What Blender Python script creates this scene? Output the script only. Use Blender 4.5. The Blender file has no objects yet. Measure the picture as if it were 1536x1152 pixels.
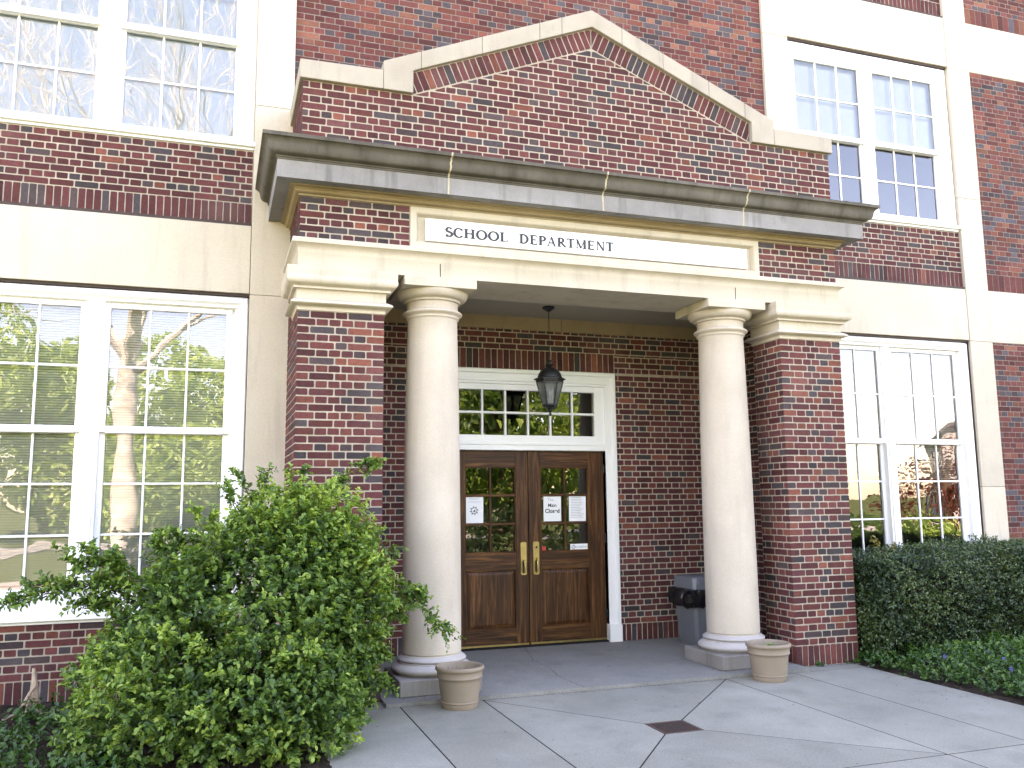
import bpy, bmesh, math, random
import numpy as np
from mathutils import Vector, Matrix
R_ = math.radians
scene = bpy.context.scene
COL = scene.collection

# ------------------------------------------------------------------ camera
cam_d = bpy.data.cameras.new("camera")
cam = bpy.data.objects.new("camera", cam_d); COL.objects.link(cam)
cam_d.sensor_fit = 'HORIZONTAL'; cam_d.sensor_width = 36.0
cam_d.lens = 36.0 * 1298.24 / 1536.0
cam_d.clip_start = 0.05; cam_d.clip_end = 3000
YAW, PITCH, ROLL = -0.3297, 0.1354, -0.0104
_f = Vector((-math.sin(YAW)*math.cos(PITCH), math.cos(YAW)*math.cos(PITCH), math.sin(PITCH)))
_r = Vector((math.cos(YAW), math.sin(YAW), 0)); _u = _r.cross(_f)
_r2 = _r*math.cos(ROLL) + _u*math.sin(ROLL); _u2 = -_r*math.sin(ROLL) + _u*math.cos(ROLL)
_m = Matrix((( _r2.x, _u2.x, -_f.x, -0.6467), (_r2.y, _u2.y, -_f.y, -7.7578), (_r2.z, _u2.z, -_f.z, 1.7116), (0, 0, 0, 1)))
cam.matrix_world = _m
scene.camera = cam

# ------------------------------------------------------------------ world, sun, exposure
SUN_EL, SUN_ROT = R_(44), R_(-24)
world = bpy.data.worlds.new("World"); scene.world = world; world.use_nodes = True
wn = world.node_tree; wn.nodes.clear()
wo = wn.nodes.new('ShaderNodeOutputWorld'); wb = wn.nodes.new('ShaderNodeBackground'); ws = wn.nodes.new('ShaderNodeTexSky')
ws.sky_type = 'NISHITA'; ws.sun_disc = False; ws.sun_elevation = SUN_EL; ws.sun_rotation = SUN_ROT
ws.air_density = 1.0; ws.dust_density = .6; ws.ozone_density = 1.0
wb.inputs['Strength'].default_value = 0.15
wn.links.new(ws.outputs[0], wb.inputs['Color']); wn.links.new(wb.outputs[0], wo.inputs['Surface'])
sun_d = bpy.data.lights.new("sun", 'SUN'); sun = bpy.data.objects.new("sun", sun_d); COL.objects.link(sun)
sun_d.energy = 5.0; sun_d.angle = R_(0.55); sun_d.color = (1.0, 0.94, 0.84)
sdir = Vector((math.sin(SUN_ROT)*math.cos(SUN_EL), math.cos(SUN_ROT)*math.cos(SUN_EL), math.sin(SUN_EL)))
sun.rotation_euler = sdir.to_track_quat('Z', 'Y').to_euler(); sun.location = (-10, 30, 30)
vs = scene.view_settings
vs.view_transform = 'Standard'; vs.look = 'None'; vs.gamma = 1.0; vs.use_curve_mapping = False
vs.exposure = 3.48
vs.use_white_balance = True; vs.white_balance_temperature = 8500; vs.white_balance_tint = 31
scene.cycles.max_bounces = 8; scene.cycles.diffuse_bounces = 4; scene.cycles.glossy_bounces = 4
scene.cycles.transparent_max_bounces = 12; scene.cycles.caustics_reflective = False; scene.cycles.caustics_refractive = False
scene.cycles.sample_clamp_indirect = 8.0

# ------------------------------------------------------------------ materials
class NT:
    def __init__(s, name):
        s.m = bpy.data.materials.new(name); s.m.use_nodes = True; s.t = s.m.node_tree; s.n = s.t.nodes; s.l = s.t.links
        s.b = s.n['Principled BSDF']
    def add(s, typ, **kw):
        x = s.n.new('ShaderNode' + typ)
        for k, v in kw.items(): setattr(x, k, v)
        return x
    def link(s, a, b): s.l.new(a, b)
    def coords(s, scale=(1, 1, 1), rot=(0, 0, 0)):
        tc = s.add('TexCoord'); mp = s.add('Mapping'); mp.inputs['Scale'].default_value = scale; mp.inputs['Rotation'].default_value = rot
        s.link(tc.outputs['Object'], mp.inputs['Vector']); return mp.outputs[0]
    def noise(s, scale, detail=4, rough=.55, co=None, dist=0):
        x = s.add('TexNoise'); x.inputs['Scale'].default_value = scale; x.inputs['Detail'].default_value = detail
        x.inputs['Roughness'].default_value = rough; x.inputs['Distortion'].default_value = dist
        s.link(co or s.coords(), x.inputs['Vector']); return x.outputs['Fac']
    def ramp(s, fac, stops, interp='LINEAR'):
        x = s.add('ValToRGB'); x.color_ramp.interpolation = interp; e = x.color_ramp.elements
        while len(e) > 1: e.remove(e[-1])
        for i, (p, c) in enumerate(stops):
            q = e[0] if i == 0 else e.new(p)
            q.position = p; q.color = (c, c, c, 1) if isinstance(c, (int, float)) else (*c, 1)
        s.link(fac, x.inputs['Fac']); return x.outputs['Color']
    def mix(s, fac, a, b, mode='MIX'):
        x = s.add('Mix', data_type='RGBA', blend_type=mode)
        for k, v in ((0, fac), (6, a), (7, b)):
            if isinstance(v, (int, float)): x.inputs[k].default_value = v
            elif isinstance(v, tuple): x.inputs[k].default_value = (*v, 1)
            else: s.link(v, x.inputs[k])
        return x.outputs[2]
    def bump(s, h, strength=.3, dist=.01):
        x = s.add('Bump'); x.inputs['Strength'].default_value = strength; x.inputs['Distance'].default_value = dist
        s.link(h, x.inputs['Height']); s.link(x.outputs[0], s.b.inputs['Normal'])
    def set(s, color=None, rough=None, metal=None, spec=None):
        for k, v in (('Base Color', color), ('Roughness', rough), ('Metallic', metal), ('Specular IOR Level', spec)):
            if v is None: continue
            if isinstance(v, (int, float)): s.b.inputs[k].default_value = v
            elif isinstance(v, tuple): s.b.inputs[k].default_value = (*v, 1)
            else: s.link(v, s.b.inputs[k])
        return s.m

def brick_mat(name, stops, rough=.85):
    k = NT(name); at = k.add('Attribute'); at.attribute_name = 'tint'
    sp = k.add('SeparateColor'); k.link(at.outputs['Color'], sp.inputs[0])
    c = k.ramp(sp.outputs[0], stops, 'CONSTANT')
    n1 = k.noise(28, 5, .65); n2 = k.noise(160, 3, .6)
    c = k.mix(1.0, c, k.ramp(sp.outputs[1], [(0, .72), (1, 1.28)]), 'MULTIPLY')
    c = k.mix(1.0, c, k.ramp(n1, [(.25, .72), (.5, 1.0), (.78, 1.3)]), 'MULTIPLY')
    c = k.mix(k.ramp(n2, [(.62, 0), (.8, .35)]), c, (.30, .22, .17))
    c = k.mix(1.0, c, k.ramp(k.noise(1.7, 5, .65), [(.3, .80), (.5, 1.0), (.7, 1.14)]), 'MULTIPLY')
    n3 = k.noise(.9, 4, .6)                                     # broad patches of pale bloom
    c = k.mix(k.ramp(n3, [(.55, 0), (.8, .16)]), c, (.36, .30, .27))
    k.bump(n2, .35, .004)
    return k.set(c, rough, spec=.25)
MB1 = (.096, .028, .028); MB2 = (.078, .025, .026); MB3 = (.110, .032, .029); GR1 = (.050, .040, .043); GR2 = (.060, .041, .042); OR1 = (.165, .052, .036)
BRICK = brick_mat('maroon_brick', [(0, MB1), (.22, MB2), (.45, MB3), (.60, MB1), (.72, (.098, .036, .036)), (.80, GR1), (.90, GR2), (.955, OR1)])
BRICKP = brick_mat('pier_brick', [(0, MB1), (.2, MB2), (.36, MB3), (.52, (.138, .042, .035)), (.66, OR1), (.75, (.12, .037, .034)), (.80, GR1), (.91, GR2)])
BRICKW = brick_mat('mixed_brick', [(0, (.125, .036, .031)), (.18, (.10, .029, .027)), (.36, (.16, .050, .036)), (.50, (.115, .036, .033)), (.64, (.19, .074, .050)),
                                   (.70, (.064, .050, .056)), (.80, (.076, .064, .076)), (.86, (.055, .042, .046)), (.93, (.15, .046, .033))])
def plain(name, col, rough=.6, metal=0, spec=.5, var=.12, scale=6, bump=0):
    k = NT(name); n = k.noise(scale, 5, .6)
    c = k.mix(1.0, tuple(col), k.ramp(n, [(.25, 1-var), (.75, 1+var)]), 'MULTIPLY')
    if bump: k.bump(k.noise(scale*12, 3, .6), bump, .004)
    return k.set(c, rough, metal, spec)
MORTAR = plain('mortar', (.37, .315, .255), .95, spec=.1, var=.22, scale=5, bump=.5)
MORTARW = plain('grey_mortar', (.21, .165, .142), .95, spec=.1, var=.2, scale=5, bump=.5)
def stone_mat(name, a, b, stain=.5, streak=.35, seed=0.0, dark=(.20, .18, .15)):
    k = NT(name); n = k.noise(1.6, 6, .6); f = k.noise(90, 3, .7)
    c = k.mix(k.ramp(n, [(.3, 0), (.7, 1)]), a, b)
    c = k.mix(1.0, c, k.ramp(f, [(.3, .9), (.7, 1.07)]), 'MULTIPLY')
    at = k.add('Attribute'); at.attribute_name = 'tint'; sp = k.add('SeparateColor'); k.link(at.outputs['Color'], sp.inputs[0])
    c = k.mix(1.0, c, k.ramp(sp.outputs[1], [(0, .96), (.02, .90), (1, 1.04)]), 'MULTIPLY')
    tc = k.add('TexCoord'); mp = k.add('Mapping'); mp.inputs['Scale'].default_value = (5, 5, .55); mp.inputs['Location'].default_value = (seed, seed*.7, 0)
    k.link(tc.outputs['Object'], mp.inputs['Vector'])
    st = k.noise(1.3, 7, .62, mp.outputs[0])
    c = k.mix(k.ramp(st, [(.52, 0), (.78, streak)]), c, dark)
    pt = k.noise(2.3, 8, .7)
    c = k.mix(k.ramp(pt, [(.60, 0), (.74, stain)]), c, dark)
    k.bump(k.noise(55, 4, .7), .25, .006)
    return k.set(c, .85, spec=.2)
STONE = stone_mat('limestone', (.56, .49, .39), (.61, .545, .445), .20, .42, dark=(.25, .23, .20))
STONEC = stone_mat('column_limestone', (.48, .415, .335), (.575, .505, .415), .22, .30, 3.1, (.30, .26, .215))
STONEA = stone_mat('portico_limestone', (.50, .44, .35), (.585, .52, .42), .30, .42, 1.7)
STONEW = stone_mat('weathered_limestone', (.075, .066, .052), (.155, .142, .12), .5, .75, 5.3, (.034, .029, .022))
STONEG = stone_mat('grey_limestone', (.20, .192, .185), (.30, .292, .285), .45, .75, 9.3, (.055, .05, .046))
STONEK = stone_mat('coping_limestone', (.34, .30, .245), (.42, .375, .31), .35, .45, 8.3, (.14, .125, .11))
STONEP = stone_mat('plinth_stone', (.20, .185, .165), (.30, .28, .255), .5, .5, 2.3, (.10, .09, .08))
STONEB = stone_mat('bed_mould_stone', (.27, .20, .115), (.34, .265, .165), .35, .35, 4.4, (.13, .10, .06))
WHITE = plain('white_paint', (.83, .83, .82), .45, var=.03, scale=3)
CREAM = plain('board_paint', (.86, .86, .83), .4, var=.02, scale=2)
PLASTER = plain('porch_plaster', (.34, .31, .25), .9, spec=.2, var=.06, scale=1.5)
STEEL = plain('rusty_lintel', (.045, .026, .02), .7, var=.3, scale=9)
BLACK = plain('black_iron', (.012, .012, .013), .45, var=.3, scale=20)
LETTER = plain('black_letter', (.012, .012, .014), .4)
BRASS = plain('worn_brass', (.40, .285, .12), .42, 1.0, var=.2, scale=14)
DARK = plain('dark_gap', (.02, .018, .016), .9, spec=.1)
ROOM = plain('room_paint', (.13, .125, .115), .9, spec=.2, var=.05)
ROOMD = plain('hall_paint', (.10, .085, .07), .9, spec=.2, var=.05)
BLIND = plain('blind_slat', (.82, .83, .80), .6, var=.04)
BLINDG = plain('grey_blind_slat', (.34, .35, .35), .6, var=.04)
SHADE_SKY = plain('sky_tinted_shade', (.62, .75, .92), .8, var=.03)  # roller shade with the mirrored sky's blue put into its colour
SHADE = plain('roller_shade', (.84, .89, .92), .8, var=.03)
POT = plain('beige_plastic', (.245, .19, .135), .6, var=.07, scale=4, bump=.15)
BIN = plain('grey_plastic', (.15, .165, .185), .45, var=.06, scale=4)
BAG = plain('black_bag', (.012, .012, .014), .22, var=.1)
SOIL = plain('potting_soil', (.05, .037, .028), .95, spec=.1, var=.5, scale=30, bump=1)
PAPER = plain('white_paper', (.82, .83, .84), .7, var=.02)
INK = plain('ink', (.03, .03, .035), .7); INKG = plain('grey_ink', (.38, .39, .42), .8)
RED = plain('red_sticker', (.55, .03, .025), .5)
RUSTG = plain('cast_iron', (.085, .048, .036), .7, .2, var=.35, scale=20, bump=.5)
BARK = plain('twig_bark', (.10, .07, .045), .9, var=.3, scale=20)
PALEBARK = plain('pale_bark', (.52, .50, .45), .9, var=.55, scale=2.2)
DRYWOOD = plain('dry_wood', (.32, .24, .17), .9, var=.4, scale=12)
def glass_mat(name, ior=1.95, tint=(.93, .95, .94), wob=.006, wscale=1.1):
    k = NT(name); k.n.remove(k.b); out = k.n['Material Output']
    tr = k.add('BsdfTransparent'); tr.inputs[0].default_value = (*tint, 1)
    gl = k.add('BsdfGlossy'); gl.inputs['Roughness'].default_value = 0.0
    fr = k.add('Fresnel'); fr.inputs['IOR'].default_value = ior
    mx = k.add('MixShader'); bp = k.add('Bump'); bp.inputs['Strength'].default_value = 1.0; bp.inputs['Distance'].default_value = wob
    k.link(k.noise(wscale, 2, .5), bp.inputs['Height']); k.link(bp.outputs[0], gl.inputs['Normal'])
    k.link(fr.outputs[0], mx.inputs[0]); k.link(tr.outputs[0], mx.inputs[1]); k.link(gl.outputs[0], mx.inputs[2]); k.link(mx.outputs[0], out.inputs['Surface'])
    return k.m
GLASS = glass_mat('window_glass', 2.15, (.985, .99, .985), wob=.0042, wscale=1.3)
DGLASS = glass_mat('door_glass', 1.9, (.75, .78, .74), .004)
def frost():
    k = NT('frosted_glass'); k.n.remove(k.b); out = k.n['Material Output']
    tr = k.add('BsdfTransparent'); tr.inputs[0].default_value = (.62, .64, .64, 1); df = k.add('BsdfTranslucent'); df.inputs[0].default_value = (.5, .52, .52, 1)
    d2 = k.add('BsdfDiffuse'); d2.inputs[0].default_value = (.35, .36, .36, 1)
    a = k.add('MixShader'); a.inputs[0].default_value = .45; b = k.add('MixShader'); b.inputs[0].default_value = .4
    k.link(df.outputs[0], a.inputs[1]); k.link(d2.outputs[0], a.inputs[2]); k.link(tr.outputs[0], b.inputs[1]); k.link(a.outputs[0], b.inputs[2]); k.link(b.outputs[0], out.inputs['Surface'])
    return k.m
FROST = frost()
BULB = plain('bulb_glass', (.85, .85, .82), .15)
def wood_mat(name, axis):
    k = NT(name); sc = {'z': (26, 26, 1.3), 'x': (1.3, 26, 26)}[axis]
    co = k.coords(sc); n = k.noise(1.0, 6, .6, co, 1.2); f = k.noise(3.2, 4, .6, co)
    c = k.ramp(n, [(.30, (.018, .0068, .0022)), (.5, (.072, .026, .0082)), (.70, (.21, .085, .026))])
    c = k.mix(k.ramp(f, [(.52, 0), (.7, .65)]), c, (.014, .005, .002))
    w = k.noise(1.3, 4, .6)
    c = k.mix(k.ramp(w, [(.45, 0), (.75, .55)]), c, (.035, .014, .006))
    k.bump(f, .15, .003)
    return k.set(c, .5, spec=.25)
WOODZ = wood_mat('oak_upright', 'z'); WOODX = wood_mat('oak_rail', 'x')
def concrete(name, a, b, stain=.35):
    k = NT(name); n = k.noise(.7, 7, .62); f = k.noise(60, 4, .75); g = k.noise(2.6, 6, .65)
    at = k.add('Attribute'); at.attribute_name = 'tint'; sp = k.add('SeparateColor'); k.link(at.outputs['Color'], sp.inputs[0])
    c = k.mix(k.ramp(n, [(.32, 0), (.68, 1)]), a, b)
    c = k.mix(1.0, c, k.ramp(sp.outputs[1], [(0, .90), (1, 1.08)]), 'MULTIPLY')
    c = k.mix(1.0, c, k.ramp(f, [(.3, .76), (.7, 1.16)]), 'MULTIPLY'); c = k.mix(1.0, c, k.ramp(k.noise(230, 2, .6), [(.3, .86), (.7, 1.12)]), 'MULTIPLY')
    c = k.mix(k.ramp(g, [(.52, 0), (.75, stain)]), c, tuple(x*.5 for x in a))
    wv = k.noise(1.1, 9, .72, k.coords((1.0, .45, 1), (0, 0, .5)), .8); c = k.mix(k.ramp(wv, [(.48, 0), (.66, .32)]), c, (b[0]*.62, b[1]*.58, b[2]*.5))
    ed = k.noise(6.5, 6, .7); c = k.mix(k.ramp(ed, [(.60, 0), (.76, .28)]), c, tuple(min(1, x*1.5) for x in b))
    sp2 = k.noise(17, 2, .5); c = k.mix(k.ramp(sp2, [(.74, 0), (.78, .5)]), c, tuple(x*.5 for x in a))
    k.bump(f, .3, .004)
    return k.set(c, .9, spec=.25)
CONC = concrete('pavement_concrete', (.210, .211, .176), (.292, .289, .240))
CONCP = concrete('porch_concrete', (.19, .188, .172), (.25, .247, .222), .45)
def leaf_mat(name, stops, trans=.35, rough=.45, spec=.4):
    k = NT(name); at = k.add('Attribute'); at.attribute_name = 'tint'; sp = k.add('SeparateColor'); k.link(at.outputs['Color'], sp.inputs[0])
    c = k.ramp(sp.outputs[0], stops); out = k.n['Material Output']
    k.set(c, rough, spec=spec)
    tl = k.add('BsdfTranslucent'); k.link(k.mix(1.0, c, (1.5, 1.6, .7), 'MULTIPLY'), tl.inputs[0])
    mx = k.add('MixShader'); mx.inputs[0].default_value = trans
    k.link(k.b.outputs[0], mx.inputs[1]); k.link(tl.outputs[0], mx.inputs[2]); k.link(mx.outputs[0], out.inputs['Surface'])
    return k.m
LEAF = leaf_mat('shrub_leaf', [(0, (.020, .052, .015)), (.32, (.060, .130, .030)), (.62, (.155, .270, .052)), (1, (.33, .44, .09))])
HEDGEL = leaf_mat('hedge_leaf', [(0, (.011, .028, .011)), (.55, (.031, .068, .023)), (1, (.105, .155, .048))], .15, .35, .5)
SHOOT = leaf_mat('tan_shoot_leaf', [(0, (.10, .09, .03)), (1, (.26, .20, .07))], .3)
VINCA = leaf_mat('ground_cover_leaf', [(0, (.015, .05, .012)), (.6, (.04, .11, .02)), (1, (.10, .19, .04))], .25, .35)
SPRING = leaf_mat('spring_leaf', [(0, (.15, .26, .07)), (.5, (.32, .45, .15)), (1, (.50, .60, .27))], .4, .6, .2)
REDLEAF = leaf_mat('red_leaf', [(0, (.06, .015, .012)), (1, (.16, .05, .035))], .3, .6, .2)
PETAL = plain('blue_petal', (.075, .07, .26), .6)
def ground_mat(name, stops, scale, bump=.6, rough=.95):
    k = NT(name); n = k.noise(scale, 8, .7); k.bump(k.noise(scale*4, 5, .7), bump, .03); return k.set(k.ramp(n, stops), rough, spec=.1)
MULCH = ground_mat('mulch', [(.3, (.022, .016, .012)), (.55, (.055, .04, .03)), (.75, (.12, .09, .07))], 14, 1)
LAWN = ground_mat('lawn_grass', [(.3, (.060, .088, .026)), (.7, (.115, .140, .05))], 3)
ASPH = ground_mat('asphalt', [(.3, (.045, .045, .045)), (.7, (.065, .065, .065))], 6)
PALEC = ground_mat('pale_path', [(.3, (.36, .35, .33)), (.7, (.44, .43, .40))], 2, .2)
SHINGLE = plain('grey_shingle', (.12, .12, .125), .9, var=.3, scale=5)
SIDING = plain('white_siding', (.40, .39, .37), .7, var=.05)
WIND = plain('dark_window', (.03, .035, .04), .15)

# ------------------------------------------------------------------ mesh builder
class MB:
    def __init__(s): s.v = []; s.f = []; s.m = []; s.t = []; s.has = False
    def add(s, vs, fs, mat=0, tint=None):
        b = len(s.v); s.v.extend([tuple(p) for p in vs])
        for f in fs: s.f.append([b+i for i in f]); s.m.append(mat); s.t.append(tint or (.5, .5, .5, 1))
        if tint: s.has = True
        return s
    def box(s, x0, x1, y0, y1, z0, z1, mat=0, tint=None, skip=''):
        vs = [(x0, y0, z0), (x1, y0, z0), (x1, y1, z0), (x0, y1, z0), (x0, y0, z1), (x1, y0, z1), (x1, y1, z1), (x0, y1, z1)]
        fs = {'b': (0, 3, 2, 1), 't': (4, 5, 6, 7), 'f': (0, 1, 5, 4), 'k': (2, 3, 7, 6), 'l': (3, 0, 4, 7), 'r': (1, 2, 6, 5)}
        return s.add(vs, [f for k, f in fs.items() if k not in skip], mat, tint)
    def bbox(s, x0, x1, y0, y1, z0, z1, c=.004, mat=0, tint=None):      # box with chamfered edges
        X = (x0, x1); Y = (y0, y1); Z = (z0, z1); vs = []; idx = {}
        for i in (0, 1):
            for j in (0, 1):
                for k in (0, 1):
                    sx, sy, sz = (1, -1)[i]*c, (1, -1)[j]*c, (1, -1)[k]*c
                    for a, p in enumerate(((X[i], Y[j]+sy, Z[k]+sz), (X[i]+sx, Y[j], Z[k]+sz), (X[i]+sx, Y[j]+sy, Z[k]))):
                        idx[i, j, k, a] = len(vs); vs.append(p)
        g = lambda i, j, k, a: idx[i, j, k, a]
        fs = [[g(0, 0, 0, 0), g(0, 0, 1, 0), g(0, 1, 1, 0), g(0, 1, 0, 0)], [g(1, 0, 0, 0), g(1, 1, 0, 0), g(1, 1, 1, 0), g(1, 0, 1, 0)],
              [g(0, 0, 0, 1), g(1, 0, 0, 1), g(1, 0, 1, 1), g(0, 0, 1, 1)], [g(0, 1, 0, 1), g(0, 1, 1, 1), g(1, 1, 1, 1), g(1, 1, 0, 1)],
              [g(0, 0, 0, 2), g(0, 1, 0, 2), g(1, 1, 0, 2), g(1, 0, 0, 2)], [g(0, 0, 1, 2), g(1, 0, 1, 2), g(1, 1, 1, 2), g(0, 1, 1, 2)]]
        for j in (0, 1):
            for k in (0, 1): fs.append([g(0, j, k, 1), g(1, j, k, 1), g(1, j, k, 2), g(0, j, k, 2)])
        for i in (0, 1):
            for k in (0, 1): fs.append([g(i, 0, k, 0), g(i, 1, k, 0), g(i, 1, k, 2), g(i, 0, k, 2)])
            for j in (0, 1): fs.append([g(i, j, 0, 0), g(i, j, 1, 0), g(i, j, 1, 1), g(i, j, 0, 1)])
            for j in (0, 1):
                for k in (0, 1): fs.append([g(i, j, k, 0), g(i, j, k, 1), g(i, j, k, 2)])
        s.fix = True
        return s.add(vs, fs, mat, tint)
    def prism(s, poly, axis, a, b, mat=0, tint=None):   # poly in the two other axes, extruded along axis from a to b
        n = len(poly); P = lambda p, t: {'x': (t, p[0], p[1]), 'y': (p[0], t, p[1]), 'z': (p[0], p[1], t)}[axis]
        vs = [P(p, a) for p in poly] + [P(p, b) for p in poly]
        fs = [list(range(n)), list(range(n, 2*n))[::-1]] + [[i, i+n, (i+1) % n+n, (i+1) % n] for i in range(n)]
        s.fix = True
        return s.add(vs, fs, mat, tint)
    def lathe(s, cx, cy, prof, n=48, mat=0, caps=True, rot=0):
        vs = []
        for r, z in prof:
            for i in range(n): a = 2*math.pi*i/n+rot; vs.append((cx+r*math.cos(a), cy+r*math.sin(a), z))
        fs = [[k*n+i, k*n+(i+1) % n, (k+1)*n+(i+1) % n, (k+1)*n+i] for k in range(len(prof)-1) for i in range(n)]
        if caps: fs += [list(range(n))[::-1], [(len(prof)-1)*n+i for i in range(n)]]
        return s.add(vs, fs, mat)
    def ring(s, x0, x1, y0, y1, prof, open_back=None, mat=0, caps=True):    # profile (out, z) swept round a rectangle with mitred corners
        vs = []; n = 4
        for o, z in prof:
            if open_back is None: vs += [(x0-o, y1+o, z), (x0-o, y0-o, z), (x1+o, y0-o, z), (x1+o, y1+o, z)]
            else: vs += [(x0-o, open_back, z), (x0-o, y0-o, z), (x1+o, y0-o, z), (x1+o, open_back, z)]
        e = range(4) if open_back is None else range(3)
        fs = [[k*n+i, k*n+(i+1) % n, (k+1)*n+(i+1) % n, (k+1)*n+i] for k in range(len(prof)-1) for i in e]
        if caps: fs += [[3, 2, 1, 0], [(len(prof)-1)*n+i for i in range(4)]]
        return s.add(vs, fs, mat)
    def tube(s, pts, rad, n=6, mat=0, tint=None):
        pts = [Vector(p) for p in pts]; rs = rad if isinstance(rad, (list, tuple)) else [rad]*len(pts); vs = []
        prev = None
        for i, p in enumerate(pts):
            d = (pts[min(i+1, len(pts)-1)] - pts[max(i-1, 0)]).normalized()
            a = d.orthogonal().normalized() if prev is None else (prev - d*prev.dot(d)).normalized()
            prev = a; b = d.cross(a)
            for k in range(n): t = 2*math.pi*k/n; vs.append(p + (a*math.cos(t)+b*math.sin(t))*rs[i])
        fs = [[k*n+i, k*n+(i+1) % n, (k+1)*n+(i+1) % n, (k+1)*n+i] for k in range(len(pts)-1) for i in range(n)]
        fs += [list(range(n))[::-1], [(len(pts)-1)*n+i for i in range(n)]]
        return s.add(vs, fs, mat, tint)
    def build(s, name, mats, parent=None, angle=None, loc=None):
        me = bpy.data.meshes.new(name)
        me.from_pydata(s.v, [], s.f)
        for m in (mats if isinstance(mats, (list, tuple)) else [mats]): me.materials.append(m)
        me.polygons.foreach_set('material_index', s.m)
        if s.has:
            ca = me.color_attributes.new('tint', 'FLOAT_COLOR', 'CORNER')
            cnt = np.array([len(f) for f in s.f]); ca.data.foreach_set('color', np.repeat(np.array(s.t, dtype=np.float32), cnt, axis=0).ravel())
        me.update()
        if getattr(s, 'fix', False):
            bm = bmesh.new(); bm.from_mesh(me); bmesh.ops.recalc_face_normals(bm, faces=bm.faces); bm.to_mesh(me); bm.free()
        if angle is not None:
            me.polygons.foreach_set('use_smooth', [True]*len(me.polygons)); me.set_sharp_from_angle(angle=R_(angle))
        o = bpy.data.objects.new(name, me); COL.objects.link(o)
        if parent: o.parent = parent
        if loc: o.location = loc
        return o
def np_mesh(name, verts, faces, mat, tint=None, parent=None, loc=None):      # verts (n,3), faces (m,4) int, tint (m,)
    me = bpy.data.meshes.new(name); nv, nf = len(verts), len(faces); k = faces.shape[1]
    me.vertices.add(nv); me.vertices.foreach_set('co', verts.astype(np.float32).ravel())
    me.loops.add(nf*k); me.loops.foreach_set('vertex_index', faces.astype(np.int32).ravel())
    me.polygons.add(nf); me.polygons.foreach_set('loop_start', (np.arange(nf)*k).astype(np.int32))
    me.materials.append(mat)
    if tint is not None:
        ca = me.color_attributes.new('tint', 'FLOAT_COLOR', 'CORNER')
        c = np.ones((nf*k, 4), np.float32)*.5; c[:, 0] = np.repeat(tint, k); ca.data.foreach_set('color', c.ravel())
    me.update(calc_edges=True); me.validate()
    o = bpy.data.objects.new(name, me); COL.objects.link(o)
    if parent: o.parent = parent
    if loc: o.location = loc
    return o
def thing(name, label, cat, loc=(0, 0, 0), group=None, rotz=0):
    o = bpy.data.objects.new(name, None); COL.objects.link(o); o.location = loc; o.rotation_euler = (0, 0, rotz); o.empty_display_size = .2
    return tag(o, label, cat, group)
def tag(o, label, cat, group=None, kind=None):
    o['label'] = label; o['category'] = cat
    if group: o['group'] = group
    if kind: o['kind'] = kind
    return o
def struct(o): o['kind'] = 'structure'; return o

# ------------------------------------------------------------------ brickwork: every brick its own raised, slightly uneven face on a mortar bed
def english(w, h, c=.07, S=.216, k0=0, ph=0.0, ends=True):
    rows = []; k = 0; z = 0.0
    while z < h-.012:
        step = S if (k+k0) % 2 == 0 else S/2; off = ph if (k+k0) % 2 == 0 else ph - S/4
        u = off - math.ceil(off/step)*step if off > 0 else off - math.floor(off/step)*step - step if off % step else 0.0
        row = []
        while u < w-1e-6:
            a, b = max(u, 0), min(u+step, w)
            if b-a > .035: row.append((a, b))
            elif row and b >= w-1e-6: row[-1] = (row[-1][0], w)
            u += step
        if row and row[0][0] > 1e-6: row[0] = (0.0, row[0][1])
        rows.append((z, min(z+c, h), row)); z += c; k += 1
    return rows
def pierbond(w, h, c=.07, k0=0):
    rows = []; k = 0; z = 0.0
    while z < h-.012:
        pat = (.154, .108, .108, .108, .108, .154) if (k+k0) % 2 == 0 else (.1, .216, .108, .216, .1)
        sc = w/sum(pat); u = 0; row = []
        for p in pat: row.append((u, u+p*sc)); u += p*sc
        rows.append((z, min(z+c, h), row)); z += c; k += 1
    return rows
def soldiers(w, h, p=.07):
    n = max(1, round(w/p)); p = w/n
    return [(0.0, h, [(i*p, (i+1)*p) for i in range(n)])]
def clip_poly(poly, hp):
    a, b, c = hp; out = []
    for i, p in enumerate(poly):
        q = poly[(i+1) % len(poly)]; dp = a*p[0]+b*p[1]-c; dq = a*q[0]+b*q[1]-c
        if dp <= 0: out.append(p)
        if dp*dq < 0: t = dp/(dp-dq); out.append((p[0]+(q[0]-p[0])*t, p[1]+(q[1]-p[1])*t))
    return out
def area(p): return .5*sum(p[i][0]*p[(i+1) % len(p)][1]-p[(i+1) % len(p)][0]*p[i][1] for i in range(len(p)))
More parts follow.
